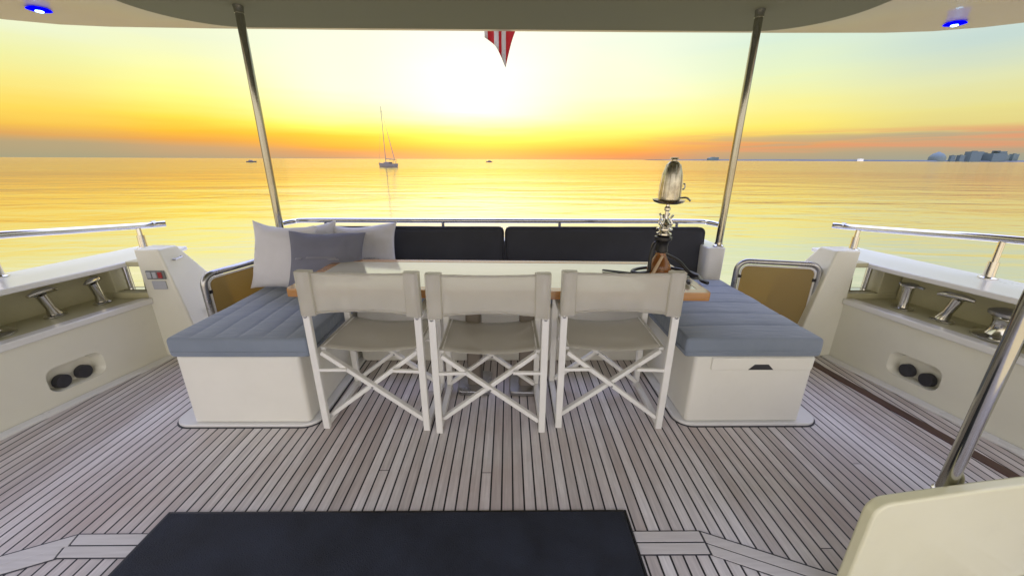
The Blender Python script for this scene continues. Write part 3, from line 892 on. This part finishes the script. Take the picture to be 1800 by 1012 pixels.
# ------------------------------------------------------------------ director chairs
def make_chair():
    root = empty('director_chair')
    W, T = .265, .034           # half width to leg centre, leg width
    # rear at y=0, front at y=.40
    for s in (-1, 1):
        m = MB(); m.bar((s * W, 0, .0), (s * W, -.012, .855), T, .024, (0, 1, 0)); f = m.build('rear_leg', CHAIRP, root, bevel=.004)
        m = MB(); m.bar((s * W, .40, .0), (s * W, .385, .635), T, .024, (0, 1, 0)); m.build('front_leg', CHAIRP, root, bevel=.004)
        m = MB(); m.bar((s * W, .013, .025), (s * W, .388, .025), T * .9, .028); m.build('runner', CHAIRP, root, bevel=.004)
        m = MB(); m.bar((s * W, .002, .645), (s * W, .43, .650), .045, .020); m.build('armrest', CHAIRP, root, bevel=.006)
        m = MB(); m.bar((s * (W - .026), .03, .455), (s * (W - .026), .40, .455), .026, .026); m.build('seat_rail', CHAIRP, root, bevel=.005)
        m = MB(); m.lathe([(.008, 0), (.008, .004), (.004, .006)], (s * W, -.024, .645), 10, Matrix.Rotation(R(90), 4, 'X')); m.build('screw', STEELD, root)
    for y, dz in ((.028, 0), (.372, 0)):
        for s in (-1, 1):
            yy = y + (.0125 if s > 0 else -.0125)
            m = MB(); m.bar((s * (W - .028), yy, .440), (-s * (W - .016), yy, .058), .022, .030, (0, 1, 0)); m.build('cross_brace', CHAIRP, root, bevel=.004)
            m = MB(); yl = y + s * .0
            m.bar((s * (W - .014), y - .034, .352), (s * (W - .150), y - .030, .352), .018, .016); m.build('brace_link', CHAIRP, root, bevel=.003)
        m = MB(); m.lathe([(.009, 0), (.009, .05), (.006, .054)], (0, y + .026, .249), 10, Matrix.Rotation(R(90), 4, 'X')); m.build('pivot_bolt', STEELD, root)
    # sling seat
    m = MB(); bm = m.bm; n = 14; g = []
    for i in range(n + 1):
        for j in range(9):
            u = 2 * i / n - 1; y = .02 + .38 * j / 8
            g.append(bm.verts.new((u * (W - .020), y, .470 - .024 * (1 - u * u) - .004 * math.sin(j * 1.1) * (1 - u * u))))
    for i in range(n):
        for j in range(8): bm.faces.new((g[i * 9 + j], g[(i + 1) * 9 + j], g[(i + 1) * 9 + j + 1], g[i * 9 + j + 1]))
    o = m.build('seat', FAB, root, angle=180)
    md = o.modifiers.new('thick', 'SOLIDIFY'); md.thickness = .003
    # sling back with sleeves round the posts
    m = MB(); bm = m.bm; n = 24; rows = 9; g = []
    for i in range(n + 1):
        for j in range(rows):
            u = 2 * i / n - 1; f = j / (rows - 1)
            z = .652 + (.868 - .652) * f
            sag = (1 - u * u)
            z -= .020 * sag * f ** 2 - .004 * sag * (1 - f)
            y = -.026 + .045 * sag + (.006 * noise.noise((u * 3, f * 3, 1)) + .004 * noise.noise((u * 9, f * 2.5, 4))) * min(1, sag * 3)
            g.append(bm.verts.new((u * (W + .012), y, z)))
    for i in range(n):
        for j in range(rows - 1): bm.faces.new((g[i * rows + j], g[(i + 1) * rows + j], g[(i + 1) * rows + j + 1], g[i * rows + j + 1]))
    for f, zz in ((1, .868), (0, .652)):
        m.tube([((2 * i / n - 1) * W, -.026 + .045 * (1 - (2 * i / n - 1) ** 2) - .001, zz - (.020 * (1 - (2 * i / n - 1) ** 2) if f else -.004 * (1 - (2 * i / n - 1) ** 2)) + (-.007 if f else .007)) for i in range(n + 1)], .0045, 6)
    bk = m.build('backrest', FAB, root, angle=180)
    md = bk.modifiers.new('thick', 'SOLIDIFY'); md.thickness = .003
    for s in (-1, 1):
        m = MB()
        m.loft([[(s * (W - .055), .012, z), (s * (W - .05), -.024, z), (s * (W + .010), -.031, z), (s * (W + .020), -.022, z), (s * (W + .020), .010, z), (s * (W + .010), .017, z)] for z in (.648, .70, .80, .866)])
        m.build('sleeve', FAB, bk, bevel=.004)
    return root
ch = make_chair()
GC = 'white folding director chairs at the table'
ch.location = (-.640, 1.683, 0); ch.rotation_euler = (0, 0, R(-2.0))
tag(ch, 'white folding director chair nearest the grey pillow, leftmost at the table', 'chair', GC)
c = copy_tree(ch); c.location = (-.040, 1.655, 0); c.rotation_euler = (0, 0, R(.5)); tag(c, 'white folding director chair in the middle, in front of the pedestals', 'chair', GC)
c = copy_tree(ch); c.location = (.582, 1.688, 0); c.rotation_euler = (0, 0, R(-1.0)); tag(c, 'white folding director chair nearest the water pipe, rightmost at the table', 'chair', GC)

# ------------------------------------------------------------------ gates
def gate(a, b, z0, z1, label):
    a, b = Vector(a), Vector(b)
    L = (b - a).length; ang = math.atan2(b.y - a.y, b.x - a.x)
    root = empty('side_gate', (a.x, a.y, 0), ang, label, 'gate', 'framed gates beside the sofa')
    rr = round_rect(.022, L - .022, z0, z1, .07, 6)
    m = MB(); m.tube([(x, 0, z) for x, z in rr], .019, 12, closed=True); m.build('frame', STEELD, root)
    m = MB(); m.prism(round_rect(.05, L - .05, z0 + .03, z1 - .03, .045, 5), 'y', -.006, .006); m.build('panel', AMBER, root, bevel=.002)
    m = MB(); m.tube([(x, -.006, z) for x, z in round_rect(.048, L - .048, z0 + .028, z1 - .028, .046, 5)], .006, 8, closed=True); m.build('panel_trim', GEL, root)
    for x, z in ((.045, z1 - .11), (L - .045, z1 - .11), (.045, z0 + .11), (L - .045, z0 + .11)):
        m = MB(); m.box(x - .014, x + .014, -.012, .012, z - .012, z + .012); m.build('clamp', BLACK, root, bevel=.003)
    return root
gate((1.665, 2.625), (2.215, 2.50), .06, .675, 'closed amber panel gate between the right seat and the starboard bulwark')
gate((-1.835, 2.235), (-1.690, 2.76), .06, .665, 'swung open amber panel gate by the white pillows on the left')

# ------------------------------------------------------------------ water pipe and things on the table
root = empty('water_pipe', (.905, 2.085, .7335), 0, 'tall steel water pipe with amber base standing on the table', 'water pipe')
root.rotation_euler = (0, R(.8), 0)
m = MB(); m.lathe([(.052, 0), (.062, .010), (.066, .03), (.058, .06), (.038, .095), (.028, .115), (.025, .13)], seg=32); m.build('vase', GLASSA, root)
m = MB(); m.lathe([(.030, .128), (.034, .135), (.030, .165), (.034, .185), (.046, .2), (.046, .215), (.03, .222)], seg=28); m.build('collar', BLACK, root)
m = MB(); m.lathe([(.03, .222), (.040, .228), (.040, .236), (.020, .245), (.042, .255), (.042, .263), (.018, .272), (.030, .285), (.016, .30), (.010, .32), (.010, .355), (.017, .362), (.017, .372), (.010, .38), (.009, .405)], seg=24)
for a in range(4):
    an = R(45 + a * 90)
    m.tube(smooth_path([(.012 * math.cos(an), .012 * math.sin(an), .268), (.036 * math.cos(an), .036 * math.sin(an), .288), (.026 * math.cos(an), .026 * math.sin(an), .318), (.038 * math.cos(an), .038 * math.sin(an), .338)], 5), .006, 8)
m.build('stem', STEEL, root)
m = MB(); m.lathe([(.012, .392), (.05, .394), (.074, .402), (.084, .414), (.080, .412), (.05, .401), (.012, .400)], seg=36); m.build('tray', BRASS, root)
m = MB(); m.lathe([(.055, .410), (.056, .425), (.0555, .47), (.053, .51), (.049, .545), (.0435, .572), (.035, .594), (.024, .608), (.014, .612), (.014, .618), (.022, .623), (.020, .628), (.008, .63)], seg=32)
for a in range(12):
    an = R(a * 30); m.tube([(.0555 * math.cos(an), .0555 * math.sin(an), .43), (.0545 * math.cos(an), .0545 * math.sin(an), .49), (.0485 * math.cos(an), .0485 * math.sin(an), .548), (.034 * math.cos(an), .034 * math.sin(an), .595)], .0028, 6)
wc = m.build('wind_cover', simple('tarnished_cover_steel', (.48, .45, .37), .24, 1.0, var=.25, vscale=25), root)
m = MB(); m.tube(smooth_path([(.060, -.01, .470), (.069, -.012, .475), (.070, -.012, .495), (.060, -.01, .50)], 5), .004, 8); m.build('cover_handle', STEELD, wc)
m = MB(); m.tube(smooth_path([(.05, 0, .424), (.085, -.02, .428), (.105, -.03, .412)], 5), .005, 8); m.build('tray_hook', STEELD, root)
m = MB()
m.tube(smooth_path([(-.03, -.01, .19), (-.060, -.03, .17), (-.075, -.05, .09), (-.08, -.06, .03), (-.12, -.04, .014), (-.15, .0, .012), (-.10, .06, .012), (-.0, .10, .012), (.08, .09, .014), (.16, .04, .012), (.20, -.06, .012), (.175, -.15, .012), (.185, -.20, .012)], 7), .0095, 10)
m.tube(smooth_path([(.02, .02, .12), (.06, .04, .10), (.12, .02, .07), (.17, -.02, .016), (.2, -.08, .013)], 6), .0095, 10)
m.build('hose', BLACK, root)
m = MB(); m.tube([(-.02, -.078, .125), (-.065, -.075, .01)], [.007, .010], 10); m.build('mouthpiece', TAN, root)
root = empty('tongs', (.69, 2.10, .7335), R(-28), 'small black tongs lying on the table left of the water pipe', 'tongs')
for s in (-1, 1):
    m = MB(); m.bar((-.10, s * .004, .006), (.09, s * .018, .006), .006, .008); m.build('arm', BLACK, root, bevel=.001)
m = MB(); m.tube([(.088, -.02, .007), (.10, 0, .007), (.088, .02, .007)], .005, 8); m.build('hinge', BLACK, root)
root = empty('hose_handle', (1.005, 1.93, .7335), R(70), 'black coiled hose end with grip near the table edge by the right bench', 'hose handle')
m = MB(); m.tube([(-.06, 0, .014), (-.02, 0, .016), (.03, 0, .016), (.07, 0, .012)], [.009, .014, .013, .008], 12); m.build('grip', BLACK, root)
m = MB(); m.lathe([(.017, 0), (.020, .006), (.017, .012)], (-.035, 0, .015), 14, Matrix.Rotation(R(90), 4, 'Y')); m.build('ring', STEELD, root)

# ------------------------------------------------------------------ ensign above the stern
def flag_mat():
    t = NT('striped_ensign')
    p = t.n('BsdfPrincipled', Roughness=.8)
    tr = t.n('BsdfTranslucent')
    tc = t.n('TexCoord'); sx = t.n('SeparateXYZ'); t.l(tc.outputs['UV'], sx.inputs[0])
    u = sx.outputs[0]
    st = None
    for a, b in ((-.1, .09), (.30, .42), (.50, .64)):
        k = t.math('MULTIPLY', t.math('GREATER_THAN', u, a), t.math('LESS_THAN', u, b))
        st = k if st is None else t.math('ADD', st, k)
    c = t.mix(st, (.50, .018, .015), (.62, .58, .46))
    t.l(c, p.inputs['Base Color']); t.l(c, tr.inputs[0])
    m = t.n('MixShader'); m.inputs[0].default_value = .4; t.l(p.outputs[0], m.inputs[1]); t.l(tr.outputs[0], m.inputs[2]); t.l(m.outputs[0], t.out.inputs[0])
    return t.m
FLAG = flag_mat()
root = empty('ensign', (0, 3.05, 2.42), 0, 'red and white striped ensign drooping below the roof edge', 'flag')
m = MB(); bm = m.bm
uvl = bm.loops.layers.uv.new('UVMap')
nx, nz = 24, 30; g = {}
for i in range(nx + 1):
    for j in range(nz + 1):
        u = i / nx; f = j / nz        # f=0 bottom, 1 top
        # lower hem runs down to a point right of the middle
        if u < .62: hem = .235 - .03 * u - .20 * (u / .62) ** 2.0
        else: hem = .01 + .30 * ((u - .62) / .38) ** .9
        zb = hem + (1.0 - hem) * f
        wid = .245 * (1 + .25 * f)
        x = -.135 + wid * u + .045 * (1 - f) * (1 - u) * 0 + .035 * (.3 - min(zb, .3))
        y = .33 + .028 * math.sin(u * 13 + f * 2) + .015 * math.sin(u * 5 + 3 * f)
        g[(i, j)] = (bm.verts.new((x, y, -.400 + zb * .9)), (u, f))
for i in range(nx):
    for j in range(nz):
        q = [g[(i, j)], g[(i + 1, j)], g[(i + 1, j + 1)], g[(i, j + 1)]]
        fc = bm.faces.new([a[0] for a in q])
        for lp, a in zip(fc.loops, q): lp[uvl].uv = a[1]
o = m.build('flag_cloth', FLAG, root, angle=180)
md = o.modifiers.new('thick', 'SOLIDIFY'); md.thickness = .003
m = MB(); m.tube([(-.02, 0, -.03), (-.02, .42, .66)], .014, 12); m.build('staff', CHAIRP, root)

# ------------------------------------------------------------------ boats out on the water
def hull_mesh(L, Bm, H, z0=0):
    m = MB(); secs = []
    n = 14
    for i in range(n + 1):
        f = i / n
        w = Bm / 2 * (math.sin(math.pi * min(1, f * .62 + .30)) ** .8) * (1 if f > .0 else 1)
        w = Bm / 2 * max(.02, (1 - (max(0, f - .35) / .65) ** 2.2)) * (.82 + .18 * min(1, f / .3))
        x = -L / 2 + L * f
        sheer = H * (1 + .28 * (f - .3) ** 2 * 2)
        rake = .06 * L * f ** 3
        secs.append([(x + rake, -w, z0 + sheer), (x + rake * .6, -w * .92, z0 + H * .4), (x, -w * .55, z0 - .25), (x, w * .55, z0 - .25), (x + rake * .6, w * .92, z0 + H * .4), (x + rake, w, z0 + sheer)])
    m.loft(secs)
    return m
BOATM = simple('boat_hull_grey', (.12, .105, .095), .4, var=.05)
BOATD = simple('boat_dark', (.05, .045, .045), .5)
MASTM = simple('mast_grey', (.16, .14, .12), .5)
root = empty('sailboat', (-47.3, 158, WZ), R(152), 'anchored sailboat with tall mast and furled sail on the calm sea', 'sailboat')
hull_mesh(8.6, 2.9, 1.15).build('hull', BOATM, root)
m = MB(); m.loft([[(x, -w, z) for w, z in ((1.0, 1.1), (.85, h))] + [(x, w, z) for w, z in ((.85, h), (1.0, 1.1))] for x, h in ((-1.6, 1.75), (.6, 1.8), (1.9, 1.3))]); m.build('cabin', BOATM, root, bevel=.05)
m = MB(); m.tube([(.9, 0, 1.2), (.9, 0, 21.6)], [.14, .10], 8); m.build('mast', MASTM, root)
m = MB(); m.tube([(.8, 0, 2.9), (-3.4, 0, 2.7)], .14, 8); m.build('boom', MASTM, root)
m = MB(); m.tube([(-4.15, 0, 1.3), (-3.0, 0, 5.5), (-.9, 0, 14.0), (.85, 0, 20.8)], [.10, .14, .06, .03], 8); m.build('furled_sail', MASTM, root)
m = MB(); m.tube([(4.4, 0, 1.4), (.95, 0, 20.8)], .025, 5); m.build('forestay', MASTM, root)
m = MB(); m.box(-4.0, -2.0, -.9, .9, 2.6, 2.72); m.tube([(-2.1, -.8, 1.2), (-2.1, -.8, 2.6)], .04, 6); m.tube([(-2.1, .8, 1.2), (-2.1, .8, 2.6)], .04, 6); m.tube([(-3.9, -.8, 1.2), (-3.9, -.8, 2.6)], .04, 6); m.tube([(-3.9, .8, 1.2), (-3.9, .8, 2.6)], .04, 6); m.build('bimini', BOATD, root)
def motorboat(x, y, rz, L, label):
    root = empty('motorboat', (x, y, WZ), rz, label, 'motorboat')
    hull_mesh(L, L * .34, L * .12).build('hull', BOATD, root)
    m = MB(); m.loft([[(a * L, -L * .12, L * .12), (a * L, -L * .10, h * L), (a * L, L * .10, h * L), (a * L, L * .12, L * .12)] for a, h in ((-.25, .24), (.08, .25), (.22, .14))]); m.build('cabin', BOATM, root, bevel=.05)
    m = MB(); m.tube([(-.1 * L, 0, .24 * L), (-.1 * L, 0, .36 * L)], .05, 6); m.build('mast', BOATD, root)
motorboat(-197, 310, R(20), 6.5, 'tiny dark motorboat near the horizon left of the left pole')
motorboat(-20, 420, R(150), 7.0, 'tiny motorboat on the horizon below the brightest sky')

# skyline
def tower(name, px0, px1, htop, label, mat, shape='box', y=2990):
    k = y / 1.064 / 671.0
    x0, x1 = (px0 - 890) * k, (px1 - 890) * k
    w = x1 - x0; cx = (x0 + x1) / 2
    root = empty(name, (cx, y, WZ), R(random.uniform(-8, 8)), label, 'building', 'towers on the far skyline')
    m = MB(); d = w * .7
    if shape == 'box':
        m.box(-w / 2, w / 2, -d / 2, d / 2, -1, htop)
    elif shape == 'step':
        m.box(-w / 2, w / 2, -d / 2, d / 2, -1, htop * .80); m.box(-w * .0, w * .5, -d * .4, d * .4, htop * .80, htop)
    elif shape == 'slope':
        m.prism([(-w / 2, -1), (w / 2, -1), (w / 2, htop), (-w * .1, htop), (-w / 2, htop * .72)], 'y', -d / 2, d / 2)
    elif shape == 'dome':
        m.lathe([(w / 2, -1), (w / 2, htop * .45), (w * .42, htop * .65), (w * .30, htop * .85), (w * .12, htop * .97), (w * .05, htop * 1.05)], seg=28)
    m.build('facade', mat, root)
    if shape == 'dome': return
    m = MB(); m.box(-w * .15, w * .15, -d * .2, d * .2, htop * (1.0 if shape != 'dome' else 1.04), htop * 1.07); m.build('roof_plant', mat, root)
tower('dome_building', 1645, 1668, 66, 'broad domed building, leftmost of the skyline group on the right', TOWERS[2], 'dome')
tower('tower_block', 1680, 1687, 44, 'small square tower just right of the dome on the skyline', TOWERS[1])
tower('tower_block', 1694, 1703, 46, 'second short tower right of the dome, before the widest block', TOWERS[1])
tower('tower_block', 1711, 1729, 72, 'widest flat topped block of the far skyline', TOWERS[1], 'box', 3000)
tower('tower_block', 1732, 1741, 66, 'narrow tower between the two large skyline blocks', TOWERS[2], 'slope', 3040)
tower('tower_block', 1747, 1771, 74, 'large stepped block, tallest on the right of the skyline', TOWERS[1], 'step')
tower('tower_block', 1774, 1783, 50, 'short tower just right of the stepped skyline block', TOWERS[2])
tower('tower_block', 1789, 1799, 56, 'last tower of the skyline at the right edge of the photo', TOWERS[0])
tower('tower_block', 1246, 1262, 24, 'low lone building on the far shore beside the right pole', TOWERS[0], 'slope', 3010)
tower('warehouse', 1516, 1523, 17, 'small pale building on the low shore left of the dome', simple('pale_wall', (.6, .58, .5), .6))

# ------------------------------------------------------------------ world
def build_world():
    w = bpy.data.worlds.new('World'); scene.world = w; w.use_nodes = True
    nt = w.node_tree; nt.nodes.clear()
    N = nt.nodes; Lk = nt.links
    out = N.new('ShaderNodeOutputWorld'); bg = N.new('ShaderNodeBackground'); Lk.new(bg.outputs[0], out.inputs[0])
    def M(op, a, b=None, c=None):
        nd = N.new('ShaderNodeMath'); nd.operation = op
        for i, v in enumerate((a, b, c)):
            if v is None: continue
            if isinstance(v, (int, float)): nd.inputs[i].default_value = v
            else: Lk.new(v, nd.inputs[i])
        return nd.outputs[0]
    def MIX(f, a, b, blend='MIX'):
        nd = N.new('ShaderNodeMix'); nd.data_type = 'RGBA'; nd.blend_type = blend
        for s, v in ((0, f), (6, a), (7, b)):
            if isinstance(v, (int, float)): nd.inputs[s].default_value = v
            elif isinstance(v, tuple): nd.inputs[s].default_value = (*v, 1)
            else: Lk.new(v, nd.inputs[s])
        return nd.outputs[2]
    tc = N.new('ShaderNodeTexCoord'); sx = N.new('ShaderNodeSeparateXYZ'); Lk.new(tc.outputs['Generated'], sx.inputs[0])
    az = M('MULTIPLY', M('ARCTAN2', sx.outputs[0], sx.outputs[1]), 57.2958)
    el = M('MULTIPLY', M('ARCSINE', sx.outputs[2]), 57.2958)
    # soft bands of cloud: wobble the elevation a little
    cb = N.new('ShaderNodeCombineXYZ'); Lk.new(M('MULTIPLY', az, .045), cb.inputs[0]); Lk.new(M('MULTIPLY', el, .55), cb.inputs[1])
    nz = N.new('ShaderNodeTexNoise'); nz.inputs['Scale'].default_value = 1.0; nz.inputs['Detail'].default_value = 5; nz.inputs['Roughness'].default_value = .55
    Lk.new(cb.outputs[0], nz.inputs['Vector'])
    wob = M('MULTIPLY', M('SUBTRACT', nz.outputs[0], .5), M('MINIMUM', M('MULTIPLY', M('MAXIMUM', el, 0.0), .55), 2.2))
    el2 = M('MAXIMUM', M('ADD', el, wob), 0.0)
    fac = M('POWER', M('DIVIDE', el2, 90.0), .5)
    UP = [(25, (228, 224, 205), 1.5), (45, (184, 192, 236), 4.4), (90, (142, 158, 240), 6.6)]  # sky out of view, overhead and behind, brightened as added fill light
    BACK = [(0, (222, 208, 186), 1.9), (8, (224, 214, 196), 2.2), (25, (216, 210, 210), 2.8), (45, (184, 192, 236), 4.4), (90, (142, 158, 240), 6.6)]
    cols = [
        (-130, BACK),
        (-80, [(0, (150, 145, 130), .9), (2, (190, 165, 120), .9), (6, (226, 200, 130), 1.0), (12, (220, 218, 180), 1.05)] + UP),
        (-47, [(0, (160, 160, 132), 1), (1.3, (178, 160, 124), 1), (2.0, (222, 165, 90), 1), (3.0, (244, 190, 74), 1), (4.2, (252, 216, 84), 1), (6.5, (248, 232, 130), 1), (8.7, (240, 240, 165), 1), (10.6, (232, 238, 198), 1.05)] + UP),
        (-38, [(0, (165, 158, 130), 1), (1.2, (196, 160, 118), 1), (1.9, (234, 162, 72), 1), (2.8, (253, 188, 45), 1), (4.0, (255, 225, 70), 1), (6.5, (255, 250, 130), 1.0), (9, (250, 250, 176), 1.0), (12, (238, 244, 206), 1.0)] + UP),
        (-21, [(0, (172, 150, 125), 1), (.8, (214, 148, 96), 1), (1.4, (248, 166, 52), 1), (2.6, (255, 206, 40), 1), (3.8, (255, 245, 96), 1.1), (5.6, (255, 255, 185), 1.0), (8, (255, 255, 224), 1.02), (14, (246, 252, 226), 1.0)] + UP),
        (-5, [(0, (200, 140, 105), 1), (.5, (240, 138, 80), 1), (1.1, (246, 152, 62), 1), (2.0, (255, 194, 48), 1.05), (3.0, (255, 240, 80), 1.02), (4.2, (255, 255, 165), 1.02), (6.0, (255, 255, 236), 1.1), (11, (255, 255, 244), 1.1), (16, (248, 254, 236), 1.02)] + UP),
        (14, [(0, (190, 145, 112), 1), (.6, (236, 142, 82), 1), (1.3, (246, 164, 62), 1), (2.2, (254, 205, 70), 1), (3.5, (255, 242, 105), 1.05), (5, (255, 254, 155), 1.0), (8, (254, 255, 208), 1.02), (14, (240, 250, 226), 1.0)] + UP),
        (33, [(0, (158, 156, 142), 1), (.9, (182, 162, 126), 1), (1.6, (226, 152, 96), 1), (2.3, (222, 172, 104), 1), (2.9, (246, 214, 98), 1), (4, (252, 232, 108), 1), (6.5, (246, 240, 150), 1), (9, (232, 242, 190), 1), (12.5, (214, 234, 212), 1.02)] + UP),
        (48, [(0, (150, 160, 150), 1), (.8, (168, 162, 138), 1), (1.4, (194, 162, 128), 1), (2.0, (212, 160, 120), 1), (2.7, (188, 168, 132), 1), (3.2, (224, 206, 128), 1), (4.5, (230, 220, 140), 1), (7, (224, 226, 176), 1), (10.5, (196, 216, 209), 1)] + UP),
        (80, [(0, (150, 158, 150), .9), (2, (180, 165, 140), .9), (6, (205, 208, 170), 1.0), (12, (196, 214, 210), 1.05)] + UP),
        (130, BACK),
    ]
    cur = None; pa = None
    for a, stops in cols:
        r = N.new('ShaderNodeValToRGB'); r.color_ramp.interpolation = 'LINEAR'
        els = r.color_ramp.elements
        while len(els) < len(stops): els.new(.5)
        st = sorted(stops, key=lambda q: q[0])
        for e, (deg, rgb, k) in zip(els, [(q[0], q[1], q[2]) for q in st]):
            e.position = (deg / 90.0) ** .5
            c = lin(rgb); e.color = (c[0] * k, c[1] * k, c[2] * k, 1)
        Lk.new(fac, r.inputs[0])
        if cur is None: cur = r.outputs[0]
        else:
            mr = N.new('ShaderNodeMapRange'); mr.interpolation_type = 'SMOOTHSTEP'
            mr.inputs[1].default_value = pa; mr.inputs[2].default_value = a
            Lk.new(az, mr.inputs[0]); cur = MIX(mr.outputs[0], cur, r.outputs[0])
        pa = a
    # thin streaky cloud, pinkish, low on the right
    cb2 = N.new('ShaderNodeCombineXYZ'); Lk.new(M('MULTIPLY', az, .07), cb2.inputs[0]); Lk.new(M('MULTIPLY', el, 1.5), cb2.inputs[1])
    n2 = N.new('ShaderNodeTexNoise'); n2.inputs['Scale'].default_value = 1.0; n2.inputs['Detail'].default_value = 6; n2.inputs['Distortion'].default_value = .4
    Lk.new(cb2.outputs[0], n2.inputs['Vector'])
    def MR(v, a, b, c, d):
        mr = N.new('ShaderNodeMapRange'); mr.interpolation_type = 'SMOOTHSTEP'
        for i, q in enumerate((a, b, c, d)): mr.inputs[i + 1].default_value = q
        Lk.new(v, mr.inputs[0]); return mr.outputs[0]
    msk = M('MULTIPLY', M('MULTIPLY', MR(n2.outputs[0], .46, .66, 0, 1), MR(az, 12, 34, 0, 1)), M('MULTIPLY', MR(el, .5, 1.4, 0, 1), MR(el, 2.6, 3.6, 1, 0)))
    cur = MIX(M('MULTIPLY', msk, .75), cur, lin((226, 150, 112)))
    msk2 = M('MULTIPLY', M('MULTIPLY', MR(n2.outputs[0], .52, .38, 0, 1), MR(az, 18, 36, 0, 1)), M('MULTIPLY', MR(el, .8, 1.8, 0, 1), MR(el, 2.9, 3.4, 1, 0)))
    cur = MIX(M('MULTIPLY', msk2, .55), cur, lin((172, 165, 138)))
    # a little physical sky on top
    sk = N.new('ShaderNodeTexSky'); sk.sky_type = 'NISHITA'; sk.sun_disc = False
    sk.sun_elevation = SUN_EL; sk.sun_rotation = SUN_AZ
    cur = MIX(.01, cur, sk.outputs[0], 'ADD')
    Lk.new(cur, bg.inputs[0]); bg.inputs[1].default_value = 1.0
SUN_EL, SUN_AZ = R(5.5), R(-4)
build_world()

sun = bpy.data.lights.new('sun', 'SUN'); sun.energy = .05; sun.angle = R(50); sun.color = (1, .62, .22)
so = bpy.data.objects.new('sun', sun); COL.objects.link(so)
dirv = Vector((math.sin(SUN_AZ) * math.cos(SUN_EL), math.cos(SUN_AZ) * math.cos(SUN_EL), math.sin(SUN_EL)))
so.rotation_euler = dirv.to_track_quat('Z', 'Y').to_euler()

# ------------------------------------------------------------------ camera
cam = bpy.data.cameras.new('camera'); co = bpy.data.objects.new('camera', cam); COL.objects.link(co)
cam.sensor_width = 36; cam.sensor_fit = 'HORIZONTAL'; cam.lens = 671 / 1800 * 36
cam.clip_start = .02; cam.clip_end = 100000
co.matrix_world = (Matrix.Translation((.05, 0, 1.35)) @ Matrix.Rotation(-R(.6), 4, 'Z') @ Matrix.Rotation(R(90 - 18.6), 4, 'X') @ Matrix.Rotation(R(.25), 4, 'Z'))
scene.camera = co
scene.render.engine = 'CYCLES'
scene.cycles.max_bounces = 8
scene.cycles.transparent_max_bounces = 12
scene.view_settings.view_transform = 'Standard'
scene.view_settings.look = 'None'
scene.view_settings.exposure = 0
scene.view_settings.gamma = 1
